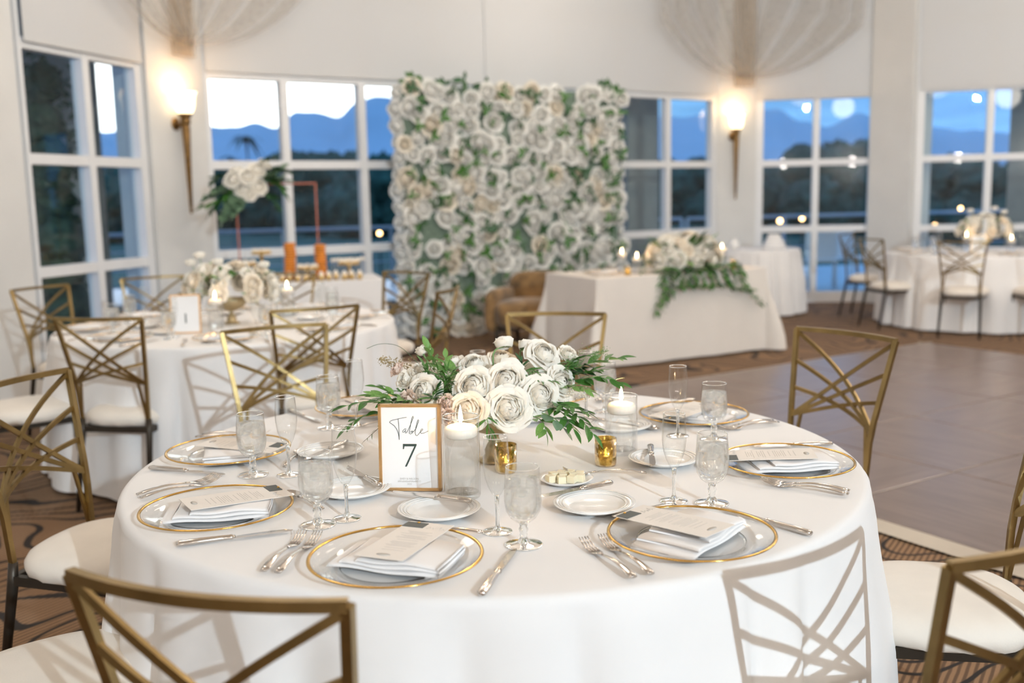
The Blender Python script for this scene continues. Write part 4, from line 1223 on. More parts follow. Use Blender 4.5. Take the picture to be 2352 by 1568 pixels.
def branch(parent, P, lf, nleaf, size, q, smat='stem', r=.0014, start=.15, spread=1.0, name='branch'):
    pts = spline(P, 14)
    st = obj(name, MB().sweep([(p, r * (1.2 - .7 * k / 13), r * (1.2 - .7 * k / 13)) for k, p in enumerate(pts)], 6).mesh(name, smat), parent)
    for k in range(nleaf):
        s = start + (1 - start) * (k + .5) / nleaf; i = min(int(s * 13), 12)
        p = pts[i].lerp(pts[i + 1], s * 13 - i); t = (pts[min(i + 1, 13)] - pts[max(i - 1, 0)]).normalized()
        side = t.cross(V((0, 0, 1)));
        if side.length < .05: side = V((1, 0, 0))
        side.normalize()
        sd = side * (1 if k % 2 else -1)
        d = (t * q.uniform(.5, .9) + sd * q.uniform(.6, 1.0) * spread + V((q.uniform(-.25, .25), q.uniform(-.35, .15), q.uniform(-.2, .4)))).normalized()
        if k == nleaf - 1: d = (t + V((0, 0, .05))).normalized()
        rq = d.to_track_quat('Y', 'Z').to_matrix().to_4x4()
        sz = size * q.uniform(.8, 1.15) * (1 - .35 * s)
        obj('leaf', LF[lf], st, mtx=Matrix.Translation(p) @ rq @ Matrix.Rotation(q.uniform(-.6, .6), 4, 'Y') @ Matrix.Scale(sz, 4))
    return st
def urn_parts(t, sc=1.0):
    rib = lambda a, j: .03 * math.cos(a * 20) if j in (3, 4, 5, 6) else 0
    obj('urn_bowl', MB().lathe([(.0, .072), (.012, .072), (.026, .075), (.050, .083), (.072, .097), (.086, .117), (.090, .137), (.087, .147), (.083, .147), (.085, .135), (.079, .117), (.058, .101), (.0, .094)], 48, rib=lambda a, j: .02 * math.cos(a * 14 + j) if 3 <= j <= 6 else 0).mesh('urn_bowl', 'urn'), t)
    obj('urn_stem', MB().lathe([(.0, .075), (.013, .074), (.010, .066), (.012, .058), (.021, .044), (.027, .030), (.026, .018), (.034, .010), (.044, .006), (.045, 0), (0, 0)], 40, rib=rib).mesh('urn_stem', 'urn'), t)
qf = random.Random(5)
CO = V((-.05, 2.55, TZ))
t = thing('flower_centrepiece', 'white rose and greenery arrangement in a gold urn at the centre of table seven', 'flower arrangement', CO)
urn_parts(t)
foam = crown_mesh(9, [(0, 0, .145, .062, .55)], 'moss', 'moss_core'); obj('moss_core', foam, t)
for pos, d, dm, mt in (
    ((-.046, -.095, .217), (-.12, -1, .45), .112, 'petal'), ((.036, -.085, .228), (.10, -1, .40), .110, 'petal'),
    ((.040, -.130, .165), (.08, -1, .12), .112, 'petal'), ((-.062, -.150, .166), (-.15, -1, .25), .100, 'petal_cream'),
    ((.121, -.095, .191), (.35, -1, .25), .100, 'petal'), ((.176, -.03, .209), (.75, -.8, .35), .094, 'petal'),
    ((-.175, -.09, .206), (-.35, -1, .30), .090, 'petal'), ((.133, .01, .281), (.45, -.75, .75), .096, 'petal'),
    ((-.05, .04, .252), (-.1, -.6, .9), .084, 'petal'), ((.019, .09, .257), (.1, -.4, 1), .088, 'petal_cream'),
    ((-.111, .08, .250), (-.3, -.2, 1), .074, 'petal'), ((-.172, .05, .237), (-.5, -.6, .6), .060, 'petal_cream'),
    ((-.03, .15, .20), (-.1, .9, .5), .09, 'petal'), ((.10, .13, .20), (.4, .9, .4), .09, 'petal'), ((-.15, .12, .18), (-.6, .8, .3), .085, 'petal')):
    rose(t, pos, d, dm, mt, qf)
for pos, d, dm, mt in (((-.215, -.09, .182), (-.6, -1, .1), .062, 'petal_blush'), ((-.227, -.03, .229), (-.6, -.7, .6), .062, 'petal'), ((.198, .05, .272), (.5, -.6, .8), .062, 'petal'),
    ((-.116, -.135, .184), (-.2, -1, .2), .050, 'petal_blush'), ((-.112, -.150, .152), (-.3, -1, -.1), .050, 'petal_blush'), ((-.255, .03, .245), (-.7, -.3, .7), .05, 'petal_blush'), ((-.20, .02, .245), (-.4, -.6, .8), .045, 'petal')):
    obj('ruffled_bloom', carn[mt], t, mtx=Matrix.Translation(V(pos) - V(d).normalized() * dm * .2) @ aim(d) @ Matrix.Scale(dm, 4))
for base, top, d, dm in (((.00, .02, .235), (.028, .05, .308), (-.1, .35, .8), .064), ((.075, .03, .24), (.090, .05, .298), (.25, .5, .75), .060), ((-.155, .03, .235), (-.187, .05, .296), (-.45, .2, .85), .052)):
    dd = V(d).normalized()
    stp = spline([base, (V(base) + V(top)) / 2 + V((-.012, 0, .012)), V(top) - dd * .012], 8)
    st = obj('flower_stem', MB().sweep([(p, .0022, .0022) for p in stp], 8).mesh('flower_stem', 'stem'), t)
    m = Matrix.Translation(V(top) - dd * .014) @ aim(d) @ Matrix.Scale(dm, 4)
    obj('ranunculus', bud_mesh, st, mtx=m); obj('sepals', sepal_mesh, st, mtx=m)
BR = [
 # left trailing ruscus, eucalyptus and top leaves
 ([(-.12, -.07, .16), (-.23, -.08, .178), (-.31, -.09, .185), (-.386, -.10, .172)], 'ruscus', 11, .050, 'stem'),
 ([(-.12, -.06, .16), (-.24, -.10, .168), (-.33, -.12, .150), (-.372, -.13, .120)], 'ruscus', 9, .046, 'stem'),
 ([(-.12, -.05, .17), (-.22, -.05, .195), (-.30, -.06, .215)], 'ruscus', 7, .046, 'stem'),
 ([(-.14, -.06, .165), (-.22, -.10, .175), (-.275, -.12, .185)], 'light', 9, .050, 'stem'),
 ([(-.13, -.06, .150), (-.21, -.12, .155), (-.255, -.14, .140)], 'light', 8, .046, 'stem'),
 ([(-.11, .0, .20), (-.15, .02, .25), (-.172, .03, .302)], 'broad', 9, .042, 'stem'),
 ([(-.08, .0, .20), (-.12, .01, .25), (-.125, .02, .275)], 'broad', 7, .038, 'stem'),
 ([(-.08, -.04, .19), (-.11, -.05, .225), (-.10, -.05, .25)], 'thin', 14, .045, 'stem'),
 ([(-.09, -.05, .17), (-.125, -.09, .20), (-.115, -.09, .225)], 'thin', 14, .045, 'stem'),
 ([(-.09, -.06, .16), (-.115, -.10, .185), (-.09, -.11, .20)], 'thin', 12, .042, 'stem'),
 # right sprays
 ([(.12, .02, .20), (.21, .04, .235), (.28, .05, .250), (.336, .05, .258)], 'ruscus', 12, .050, 'stem'),
 ([(.12, .0, .19), (.21, .02, .205), (.28, .02, .212), (.330, .0, .200)], 'ruscus', 12, .048, 'stem'),
 ([(.11, .02, .20), (.19, .03, .225), (.24, .03, .235)], 'dark', 11, .048, 'stem'),
 ([(.12, -.05, .17), (.17, -.10, .165), (.213, -.13, .139), (.248, -.15, .099)], 'ruscus', 12, .048, 'stem'),
 ([(.12, -.05, .165), (.17, -.11, .150), (.20, -.14, .110)], 'ruscus', 8, .046, 'stem'),
 ([(.10, -.08, .15), (.15, -.13, .140), (.175, -.145, .115)], 'euc', 5, .042, 'stem'),
 ([(.09, -.09, .14), (.12, -.14, .135), (.13, -.15, .105)], 'light', 6, .045, 'stem'),
 ([(.05, -.02, .21), (.09, -.04, .245), (.12, -.05, .238)], 'thin', 12, .045, 'stem'),
 ([(.07, -.02, .20), (.10, -.06, .225), (.155, -.07, .222)], 'thin', 12, .045, 'stem'),
 ([(.08, .02, .22), (.15, .02, .245), (.22, .03, .262)], 'thin', 16, .040, 'stem'),
 ([(-.02, -.10, .15), (-.015, -.16, .145), (-.005, -.165, .105)], 'thin', 8, .045, 'stem'),
 ([(-.10, -.05, .16), (-.145, -.10, .185), (-.135, -.11, .225)], 'dark', 9, .036, 'stem'),
 ([(-.08, -.04, .18), (-.115, -.07, .215), (-.115, -.07, .255)], 'thin', 16, .040, 'stem'),
 ([(-.10, -.03, .18), (-.15, -.04, .22), (-.175, -.04, .262)], 'ruscus', 12, .040, 'stem'),
 ([(-.10, -.02, .18), (-.135, -.04, .21), (-.14, -.05, .25)], 'thin', 18, .046, 'stem'),
 ([(-.11, -.05, .165), (-.15, -.11, .19), (-.14, -.12, .215)], 'thin', 16, .042, 'stem'),
 ([(-.13, -.07, .16), (-.25, -.10, .19), (-.30, -.11, .20)], 'light', 10, .048, 'stem'),
 ([(.14, .02, .20), (.20, .03, .25), (.27, .04, .275)], 'thin', 18, .044, 'stem'),
 ([(.14, .01, .20), (.22, .01, .225), (.275, .0, .235)], 'ruscus', 12, .046, 'stem'),
 ([(.14, -.02, .19), (.20, -.04, .20), (.245, -.05, .19)], 'light', 10, .040, 'stem'),
 ([(.12, -.06, .16), (.19, -.11, .165), (.235, -.13, .150)], 'ruscus', 10, .044, 'stem'),
 ([(.05, .0, .20), (.075, -.02, .25), (.07, -.02, .27)], 'dark', 8, .036, 'stem'),
 ([(.12, .0, .19), (.17, .0, .235), (.20, .0, .245)], 'thin', 16, .045, 'stem'),
 ([(.13, .0, .20), (.20, .02, .22), (.26, .02, .228)], 'dark', 10, .044, 'stem'),
 ([(-.15, -.06, .16), (-.22, -.09, .185), (-.265, -.10, .21)], 'light', 8, .046, 'stem'),
 ([(.0, .05, .2), (.05, .15, .22), (.12, .2, .2)], 'ruscus', 10, .05, 'stem'), ([(-.05, .05, .2), (-.1, .17, .2), (-.2, .2, .17)], 'ruscus', 10, .05, 'stem'),
]
for P, lf, n, sz, sm in BR: branch(t, P, lf, int(n * 1.25), sz * 1.22, qf, sm)
# twigs, astilbe, grass blade
for P in ([(-.18, -.11, .16), (-.246, -.13, .160), (-.285, -.15, .127), (-.322, -.15, .095)], [(-.20, -.12, .155), (-.25, -.15, .13), (-.262, -.16, .09)]):
    branch(t, P, 'thin', 9, .028, qf, 'stem_brown', .0011, .2, name='twig')
obj('grass_blade', MB().sweep([(p, .0010, .0006) for p in spline([(-.175, .04, .225), (-.206, .05, .262), (-.250, .06, .300), (-.300, .07, .306), (-.337, .07, .294)], 20)], 6).mesh('grass_blade', 'leaf_dark'), t)
def plume(parent, P, spread, n, sz, mat, name, q):
    pts = spline(P, 30); mb = MB()
    mb.sweep([(p, .001, .001) for p in pts[::3]], 5)
    for k in range(n):
        i = q.randrange(4, 30); c = pts[i] + V((q.gauss(0, 1), q.gauss(0, 1), q.gauss(0, 1))) * spread * (1.15 - i / 34)
        s = sz * q.uniform(.6, 1.3)
        mb.add([c + V((s, 0, 0)), c + V((-s, 0, 0)), c + V((0, s, 0)), c + V((0, -s, 0)), c + V((0, 0, s)), c + V((0, 0, -s))], [(0, 2, 4), (2, 1, 4), (1, 3, 4), (3, 0, 4), (2, 0, 5), (1, 2, 5), (3, 1, 5), (0, 3, 5)])
    o = obj(name, mb.mesh(name, mat, False), parent); return o
plume(t, [(-.17, .03, .21), (-.225, .05, .245), (-.298, .05, .266)], .014, 340, .0019, 'tan_bloom', 'astilbe_plume', qf)
plume(t, [(.12, -.04, .17), (.20, -.05, .185), (.262, -.05, .175)], .011, 260, .0018, 'cream', 'filler_spray', qf)
plume(t, [(-.08, -.03, .20), (-.13, -.03, .235), (-.16, -.02, .245)], .013, 180, .0018, 'cream', 'filler_spray', qf)
plume(t, [(.13, .03, .21), (.22, .04, .258), (.30, .05, .277)], .020, 260, .0014, 'leaf_light', 'filler_spray', qf)

# simpler arrangements on the other tables
full_rose = {mt: [rose_mesh(s, HEART[1::2] + OUTER, mt, 'rose', 5, 5) for s in (41, 42)] for mt in ('petal', 'petal_cream')}
wall_rose = {mt: [rose_mesh(s, [(3, 5, .20, .06), (4, 22, .24, .10), (5, 44, .29, .13), (6, 74, .34, .15)], mt, 'silk_blossom', 5, 5) for s in (51, 52, 53)] for mt in ('petal_silk', 'petal_silk_cream')}
def mound(t, q, n, rx, ry, zc, rz_, dm, leaves=26, lsize=.07):
    for k in range(n):
        a = 2 * PI * k / n * 1.618 * 2; e = math.asin(1 - 1.25 * (k + .5) / n)
        d = V((math.cos(e) * math.cos(a), math.cos(e) * math.sin(a), math.sin(e)))
        p = V((d.x * rx, d.y * ry, zc + d.z * rz_)); s = dm * q.uniform(.8, 1.15)
        obj('rose', q.choice(full_rose['petal' if q.random() < .75 else 'petal_cream']), t, mtx=Matrix.Translation(p) @ aim(d) @ Matrix.Rotation(q.uniform(0, 6), 4, 'Z') @ Matrix.Scale(s, 4))
    for k in range(leaves):
        a = q.uniform(0, 6.28); e = q.uniform(-.35, .9)
        d = V((math.cos(e) * math.cos(a), math.cos(e) * math.sin(a), math.sin(e) - .1)).normalized()
        p = V((d.x * rx * .9, d.y * ry * .9, zc + d.z * rz_ * .9))
        obj('leaf', LF[q.choice(('ruscus', 'dark', 'light'))], t, mtx=Matrix.Translation(p) @ (d + V((0, 0, .2))).to_track_quat('Y', 'Z').to_matrix().to_4x4() @ Matrix.Scale(lsize * q.uniform(.8, 1.5), 4))
t1f = thing('flower_centrepiece', 'white rose arrangement in a gold urn at the centre of table one', 'flower arrangement', (-1.60, 5.66, TZ))
urn_parts(t1f); mound(t1f, random.Random(8), 26, .24, .15, .20, .13, .105, 40, .07)
for k, (x, z) in enumerate(((-.16, .40), (-.21, .36), (.20, .34), (-.06, .36))):
    st = obj('flower_stem', MB().sweep([(p, .002, .002) for p in spline([(x * .5, 0, .22), (x * .9, 0, .3), (x, 0, z)], 6)], 6).mesh('flower_stem', 'stem'), t1f)
    obj('ranunculus', bud_mesh, st, mtx=Matrix.Translation((x, 0, z - .02)) @ Matrix.Scale(.08, 4))
t3f = thing('flower_centrepiece', 'white rose arrangement at the centre of the far right table', 'flower arrangement', (T3.x + .05, T3.y, TZ))
urn_parts(t3f); mound(t3f, random.Random(9), 26, .26, .18, .22, .15, .115, 34, .08)
for k, (x, z) in enumerate(((-.16, .44), (.10, .46), (-.03, .40), (.2, .42))):
    st = obj('flower_stem', MB().sweep([((x * .5, 0, .22), .002, .002), ((x, 0, z), .002, .002)], 6).mesh('flower_stem', 'stem'), t3f)
    obj('ranunculus', bud_mesh, st, mtx=Matrix.Translation((x, 0, z - .02)) @ Matrix.Scale(.085, 4))
# low garland on the sweetheart table, spilling over its front edge
qs = random.Random(17)
gp = SWC + su * 1.02 + sv * .16
ts = thing('flower_garland', 'low white rose garland with trailing greenery on the beige table', 'flower arrangement', (gp.x, gp.y, TZ), SWR)
mound(ts, qs, 34, .34, .15, .12, .18, .155, 90, .12)
for x in (-.36, -.32, -.28, -.24, -.16, -.09, -.02, .05, .12, .18, .26, .32, .38, .44, .48):
    ln = .20 if abs(x) < .3 else .32
    branch(ts, [(x * .8, -.10, .06), (x, -.172, .02), (x * 1.15 + .02, -.20, -ln * .5), (x * 1.3 + (.12 if x > .3 else 0), -.22, -ln * (1.0 if x < -.2 or x > .4 else .6))], qs.choice(('dark', 'ruscus')), 18, .10, qs, r=.002)
for x in (-.42, .46): branch(ts, [(x * .6, 0, .06), (x, -.06, .10), (x * 1.25, -.1, .02)], 'dark', 12, .09, qs, r=.002)

# ------------------------------------------------------------------ flower wall
FA, FB = V((-1.085, 10.22)), V((1.27, 11.50))
fd = (FB - FA).normalized(); fn_ = V((fd.y, -fd.x)); FL = (FB - FA).length; FH = 2.58
fwall = thing('flower_wall', 'tall square wall of white silk blossoms and green leaves behind the beige table', 'flower wall', (FA.x, FA.y, 0), math.atan2(fd.y, fd.x))
obj('backing_panel', MB().box((FL / 2, .05, FH / 2 + .005), (FL - .06, .10, FH - .03)).mesh('backing_panel', 'moss', False), fwall)
for x in (.08, FL - .08):
    obj('support_post', MB().box((x, .16, FH / 2), (.05, .05, FH - .06)).mesh('support_post', 'dark_metal', False), fwall)
    obj('support_foot', MB().box((x, .25, .03), (.05, .50, .05)).mesh('support_foot', 'dark_metal', False), fwall)
q = random.Random(23); NX, NZ = 17, 16
for i in range(NX):
    for j in range(NZ):
        x = (i + .5 + (.25 if j % 2 else -.25)) * FL / NX + q.uniform(-.05, .05); z = (j + .5) * FH / NZ + q.uniform(-.05, .05)
        if q.random() < .06: continue
        d = V((q.uniform(-.45, .45), -1, q.uniform(-.35, .45))).normalized()
        s = q.uniform(.17, .26)
        mt = 'petal_silk' if q.random() < .85 else 'petal_silk_cream'
        obj('silk_blossom', q.choice(wall_rose[mt]), fwall, mtx=Matrix.Translation((x, -.005 - q.uniform(0, .04), max(.09, z))) @ aim(d) @ Matrix.Rotation(q.uniform(0, 6), 4, 'Z') @ Matrix.Scale(s, 4))
for j in range(NZ):
    for xx, sg in ((.0, -1), (FL, 1)):
        d = V((sg, -.4, q.uniform(-.3, .3))).normalized()
        obj('silk_blossom', q.choice(wall_rose['petal_silk']), fwall, mtx=Matrix.Translation((xx + sg * q.uniform(-.02, .02), .04, max(.1, (j + .5) * FH / NZ))) @ aim(d) @ Matrix.Scale(q.uniform(.15, .21), 4))
# leaf sprigs: three leaves each
spm = []
for s in range(3):
    qq = random.Random(70 + s); mb = MB()
    for k in range(4):
        a = qq.uniform(-1.2, 1.2) + k * 1.6
        R_ = Matrix.Rotation(a, 4, 'Y') @ Matrix.Rotation(qq.uniform(-.5, .3), 4, 'X') @ Matrix.Scale(qq.uniform(.08, .13), 4)
        vs = []; fs = []
        for i in range(3):
            for jj in range(5):
                u = i - 1; v_ = jj / 4; w = .24 * math.sin(PI * min(1, v_ * .93 + .06))
                vs.append(tuple(R_ @ V((u * w, -abs(u) * .04 - .25 * v_ * (1 - v_) - .1 * v_, v_))))
        for i in range(2):
            for jj in range(4): fs.append((i * 5 + jj, (i + 1) * 5 + jj, (i + 1) * 5 + jj + 1, i * 5 + jj + 1))
        mb.add(vs, fs)
    spm.append([mb.mesh('leaf_sprig', m_) for m_ in ('leaf_dark', 'leaf')])
for k in range(215):
    x, z = q.uniform(.0, FL), q.uniform(.05, FH - .02)
    obj('leaf_sprig', q.choice(q.choice(spm)), fwall, (x, -.075 - q.uniform(0, .05), z), (q.uniform(-.4, .3), q.uniform(-3, 3), q.uniform(-.4, .4)), q.uniform(.55, .95))
for k in range(16):
    x = q.choice((q.uniform(0, .4), q.uniform(FL - .3, FL), q.uniform(0, FL)))
    obj('leaf_sprig', q.choice(spm)[k % 2], fwall, (x, -.02, FH + q.uniform(-.02, .07)), (q.uniform(-.3, .3), q.uniform(-1, 1), 0), q.uniform(.8, 1.3))

# ------------------------------------------------------------------ things on the far tables
FARG = 'place settings of table one'
def far_settings(c, nm_, rot, grp, skip=()):
    for k in range(8):
        if k in skip: continue
        a = rot + k * PI / 4; rad = V((math.cos(a), math.sin(a))); tan = V((-rad.y, rad.x))
        p = c + rad * .75
        P_chg.put('gold-rimmed glass charger plate among the settings of ' + nm_, (p.x, p.y, TZ), 0, grp)
        P_nap.put('white folded napkin among the settings of ' + nm_, (p.x, p.y, TZ + .0062), facing(-rad), grp)
        g = c + rad * .60 + tan * .20; P_gob.put('water goblet among the glasses of ' + nm_, (g.x, g.y, TZ), 0, grp)
        g = c + rad * .53 + tan * .15; P_flu.put('champagne flute among the glasses of ' + nm_, (g.x, g.y, TZ), 0, grp)
        b = c + rad * .46; P_brd.put('white bread plate among the settings of ' + nm_, (b.x, b.y, TZ), 0, grp)
        lie(P_knf, 'steel knife among the settings of ' + nm_, c + rad * .90 + tan * .2, c + rad * .68 + tan * .2, group=grp)
        lie(P_frk, 'steel fork among the settings of ' + nm_, c + rad * .90 - tan * .2, c + rad * .70 - tan * .2, group=grp)
far_settings(T1, 'table one', .25, FARG)
far_settings(T3, 'the far right table', .1, 'place settings of the far right table', skip=(0, 1))
table_sign('gold framed sign with number 1 standing on table one', (-1.735, 5.27, TZ), .12, '1', .15, .20, False)
table_sign('white framed table sign on the far right round table', (4.80, 10.22, TZ), -.3, '', .14, .19, False)
for lab, x, y in (('floating candle cylinder right of the sign on table one', -1.60, 5.36), ('floating candle cylinder right of the flowers on table one', -1.34, 5.95)):
    P_c19.put(lab, (x, y, TZ), 0, 'floating candles'); candle_light(x, y, TZ + .205, .6)
for lab, x, y in (('amber votive left of the sign on table one', -1.89, 5.43), ('amber votive right of the urn on table one', -1.345, 5.47)):
    P_vot.put(lab, (x, y, TZ), 0, 'amber votives')
for lab, x, y, p_ in (('taller floating candle cylinder at the left of the beige table', .985, 8.80, P_c19), ('shorter floating candle cylinder beside the garland on the beige table', 1.10, 8.66, P_c16), ('taller floating candle cylinder right of the garland on the beige table', 1.965, 9.26, P_c19), ('shorter floating candle cylinder right of the garland on the beige table', 1.93, 9.15, P_c16),
                      ('floating candle cylinder left of the far right flowers', 4.80, 10.50, P_c19), ('floating candle cylinder at the right picture edge on the far right table', 5.20, 10.35, P_c16)):
    p_.put(lab, (x, y, TZ), 0, 'floating candles'); candle_light(x, y, TZ + .2, .6)
for lab, x, y in (('glowing votive at the front edge of the beige table left of the garland', 1.0, 8.50), ('glowing votive at the right end of the beige table', 2.02, 9.02)):
    P_vot.put(lab, (x, y, TZ), 0, 'amber votives'); candle_light(x, y, TZ + .09, .12)
for lab, x, y in (('champagne flute nearest the left candle on the beige table', .83, 8.95), ('champagne flute at the left end of the beige table', .70, 8.85)):
    P_flu.put(lab, (x, y, TZ), 0, 'flutes on the beige table')
P_chg.put('glass charger plate at the left end of the beige table', (.80, 8.62, TZ), 0, 'settings of the beige table')
P_nap.put('white napkin on the charger at the left end of the beige table', (.80, 8.62, TZ + .0062), SWR, 'settings of the beige table')

# small round table: wrapped white bundle, plate and a globe vase
t = thing('folded_linen_bundle', 'white heap of folded linen on the small pale round table', 'linen', (CK.x + .20, CK.y - .02, TZ))
for k in range(5):
    def fb(i, j, k=k):
        a = 2 * PI * i; r = .145 - .018 * k
        z0 = .034 * k
        prof = [(0, z0), (.96, z0), (1.04, z0 + .012), (1.02, z0 + .028), (.85, z0 + .036), (0, z0 + .036)]
        rr, z = prof[int(round(j * 5))]
        return (r * rr * math.cos(a) * (1 + .05 * math.sin(5 * a + k)), r * .7 * rr * math.sin(a) * (1 + .05 * math.cos(4 * a + k)), z)
    obj('folded_layer', MB().grid(fb, 30, 6, wrap=True).mesh('folded_layer', 'cloth'), t)
t = thing('globe_vase', 'small white globe vase at the left of the pale round table', 'vase', (CK.x - .30, CK.y - .10, TZ))
obj('body', MB().lathe([(0, .002), (.03, 0), (.055, .03), (.062, .065), (.050, .10), (.030, .118), (.034, .13), (.030, .13), (.026, .118), (0, .11)], 28).mesh('body', 'porcelain'), t)
obj('rim', MB().lathe([(.030, .128), (.036, .131), (.034, .135), (.029, .131)], 28, closed=True).mesh('rim', 'porcelain'), t)

# velvet armchair half hidden behind the beige table
t = thing('velvet_armchair', 'brown and gold velvet armchair half hidden behind the left end of the beige table', 'armchair', (.20, 9.80, 0), 2.7)
def pad(c_, s_, name, e=4.0):
    def fn(i, j):
        a = 2 * PI * i; b = PI * (j - .5)
        f = lambda v: math.copysign(abs(v) ** (2 / e), v)
        return (c_[0] + s_[0] / 2 * f(math.cos(b)) * f(math.cos(a)), c_[1] + s_[1] / 2 * f(math.cos(b)) * f(math.sin(a)), c_[2] + s_[2] / 2 * f(math.sin(b)))
    obj(name, MB().grid(fn, 32, 17, wrap=True).mesh(name, 'velvet'), t)
pad((0, .02, .30), (.62, .60, .30), 'seat'); pad((0, -.26, .40), (.72, .18, .60), 'backrest'); pad((-.33, .0, .32), (.14, .62, .46), 'armrest'); pad((.33, .0, .32), (.14, .62, .46), 'armrest')
for sx in (-1, 1):
    for sy in (-1, 1): obj('foot', MB().sweep([((sx * .27, sy * .24, 0), .018, .018), ((sx * .27, sy * .24, .17), .026, .026)], 10).mesh('foot', 'dark_metal'), t)

# dessert table
def dsp(u, v): p = DS + du * u + dv * v; return (p.x, p.y, TZ)
def disc_tower(label, u, v, n):
    t = thing('pastry_tower', label, 'dessert', dsp(u, v), 0, 'orange pastry towers')
    me = MB().lathe([(0, 0), (.046, .001), (.052, .009), (.052, .015), (.046, .023), (0, .024)], 24).mesh('pastry_disc', 'orange')
    q = random.Random(n)
    for k in range(n): obj('pastry_disc', me, t, (q.uniform(-.006, .006), q.uniform(-.006, .006), .012 + .0242 * k), (0, 0, q.uniform(0, 6)))
    obj('base_plate', MB().lathe([(0, 0), (.07, 0), (.085, .008), (.083, .011), (0, .0115)], 28).mesh('base_plate', 'gold_cup'), t)
disc_tower('tall orange pastry tower in front of the window mullion on the dessert table', .02, -.06, 13)
disc_tower('shorter orange pastry tower at the right on the dessert table', .29, .0, 12)
def cake_stand(label, u, v, hgt, r):
    t = thing('cake_stand', label, 'cake stand', dsp(u, v), 0, 'gold cake stands')
    obj('stand', MB().lathe([(0, 0), (.055, 0), (.05, .008), (.014, .02), (.010, hgt * .6), (.018, hgt - .012), (r, hgt - .006), (r + .004, hgt + .004), (0, hgt)], 32).mesh('stand', 'gold_cup'), t)
    n = 7
    cup = MB().lathe([(0, 0), (.015, 0), (.020, .022), (0, .022)], 14).mesh('paper_cup', 'gold_cup'); cr = MB().lathe([(.019, .022), (.016, .032), (.009, .041), (0, .046)], 14).mesh('cream_top', 'cream')
    for k in range(n):
        a = 2 * PI * k / n; x, y = (r - .026) * math.cos(a), (r - .026) * math.sin(a)
        p = obj('paper_cup', cup, t, (x, y, hgt + .001)); obj('cream_top', cr, p)
cake_stand('tall gold cake stand with cream cups, left of the orange towers', -.22, -.05, .24, .09)
cake_stand('lower gold cake stand with cream cups at the left of the dessert table', -.36, -.18, .15, .10)
cake_stand('gold cake stand with cream cups between the orange towers', .16, -.20, .10, .10)
cake_stand('gold cake stand with cream cups at the right of the dessert table', .52, -.16, .13, .10)
cup0 = thing('dessert_cup', 'x', 'dessert')
obj('cup', MB().lathe([(0, 0), (.020, 0), (.027, .05), (.025, .05), (0, .045)], 18).mesh('cup', 'gold_cup'), cup0)
obj('cream_swirl', MB().lathe([(.025, .048), (.022, .062), (.014, .074), (.004, .084), (0, .085)], 18).mesh('cream_swirl', 'cream'), cup0)
P_cup = Proto(cup0)
q = random.Random(31)
for k in range(20):
    u = -.66 + .066 * k; v = -.28 + .05 * (k % 3)
    if any(abs(u - a) < .11 and abs(v - b) < .12 for a, b in ((-.36, -.18), (.16, -.20), (.52, -.16))): v = -.31
    P_cup.put('small gold cup with white cream along the front of the dessert table', dsp(u, v), q.uniform(0, 6), 'cream cups on the dessert table')
stick0 = thing('cake_pop', 'x', 'dessert')
obj('stick', MB().sweep([((0, 0, 0), .002, .002), ((0, 0, .15), .002, .002)], 6).mesh('stick', 'paper'), stick0)
obj('pop', MB().lathe([(0, .13), (.013, .137), (.018, .150), (.013, .163), (0, .169)], 14).mesh('pop', 'cream'), stick0)
P_pop = Proto(stick0)
for k in range(9):
    P_pop.put('thin cake pop standing at the back right of the dessert table', dsp(.40 + .035 * k, .10 + .03 * (k % 3)), 0, 'cake pops on the dessert table')
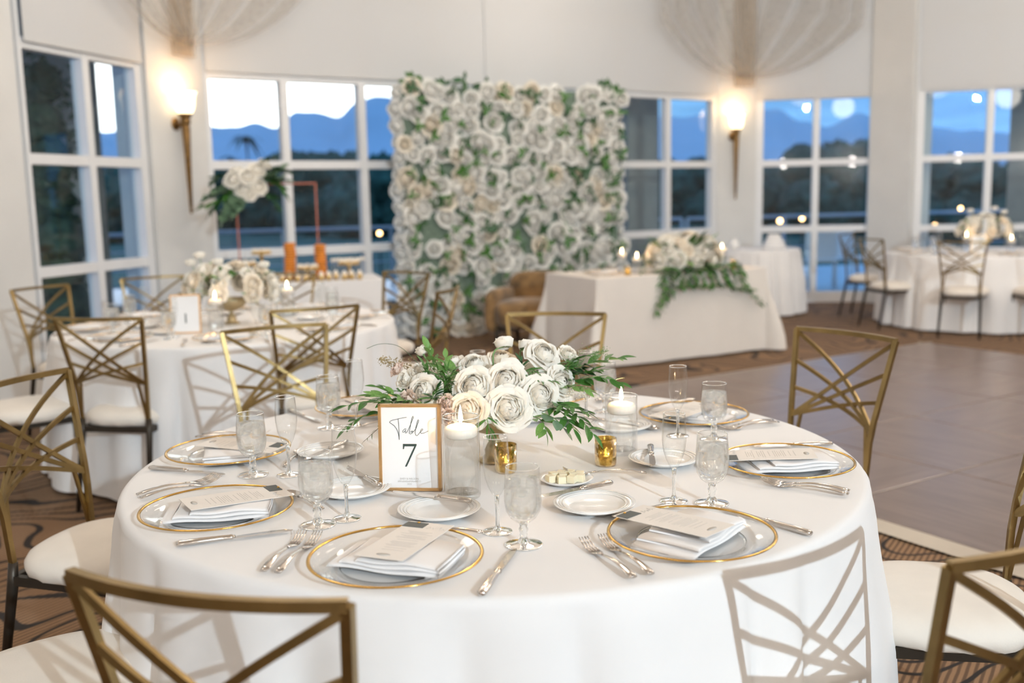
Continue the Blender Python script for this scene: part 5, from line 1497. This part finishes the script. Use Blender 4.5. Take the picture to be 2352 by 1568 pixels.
# tall copper stand with an arrangement on its left corner
sp = DS + du * -.06 + dv * .14
t = thing('copper_flower_stand', 'tall thin copper rod stand on the dessert table', 'stand', (sp.x, sp.y, TZ), DSR)
zt = .84; hw = .345
for sx in (-1, 1):
    obj('upright', MB().sweep([((sx * hw, 0, 0), .0065, .0065), ((sx * hw, 0, zt), .0065, .0065)], rect=True).mesh('upright', 'copper', False), t)
    obj('foot_bar', MB().box((sx * hw, 0, .006), (.02, .22, .012)).mesh('foot_bar', 'copper', False), t)
obj('top_bar', MB().box((0, 0, zt), (hw * 2 + .013, .013, .013)).mesh('top_bar', 'copper', False), t)
ta = thing('hanging_flower_spray', 'white rose spray with dark eucalyptus on the corner of the copper stand', 'flower arrangement', (sp.x - du.x * .26, sp.y - du.y * .26, TZ + zt + .01), DSR)
q = random.Random(44)
for x, y, z, s in ((-.10, -.08, .02, .16), (.02, -.10, .05, .17), (.10, -.06, .10, .16), (-.02, -.08, -.06, .16), (.10, -.08, -.04, .17), (.17, -.04, .15, .13), (-.07, -.03, .09, .14), (.03, -.11, -.10, .13), (.04, .06, .04, .15), (-.05, .08, -.02, .15)):
    obj('rose', q.choice(full_rose['petal']), ta, mtx=Matrix.Translation((x, y, z)) @ aim((x * 2, y * 6, z + .3)) @ Matrix.Scale(s, 4))
for P in ([(-.05, -.02, -.02), (-.18, -.03, -.10), (-.30, -.04, -.24)], [(-.05, 0, 0), (-.2, 0, -.05), (-.32, .02, -.12)], [(-.04, -.03, -.05), (-.14, -.05, -.18), (-.20, -.05, -.30)], [(.1, 0, .05), (.22, 0, .08), (.30, .0, .12)], [(.1, 0, 0), (.24, -.02, .0), (.33, -.03, -.10)], [(.1, -.02, -.05), (.2, -.03, -.12), (.26, -.03, -.20)], [(.08, .0, .08), (.18, 0, .18), (.27, 0, .22)], [(-.1, 0, .02), (-.2, .0, .06), (-.26, 0, .03)], [(.12, -.04, .04), (.22, -.05, .04), (.34, -.05, .02)], [(-.03, -.05, -.06), (-.06, -.06, -.16), (-.10, -.06, -.24)], [(.12, .02, .06), (.24, .02, .12), (.36, .0, .10)], [(-.08, -.04, -.03), (-.20, -.06, -.14), (-.36, -.06, -.20)]):
    branch(ta, P, q.choice(('dark', 'dark', 'ruscus', 'euc')), 18, .145, q, r=.003)
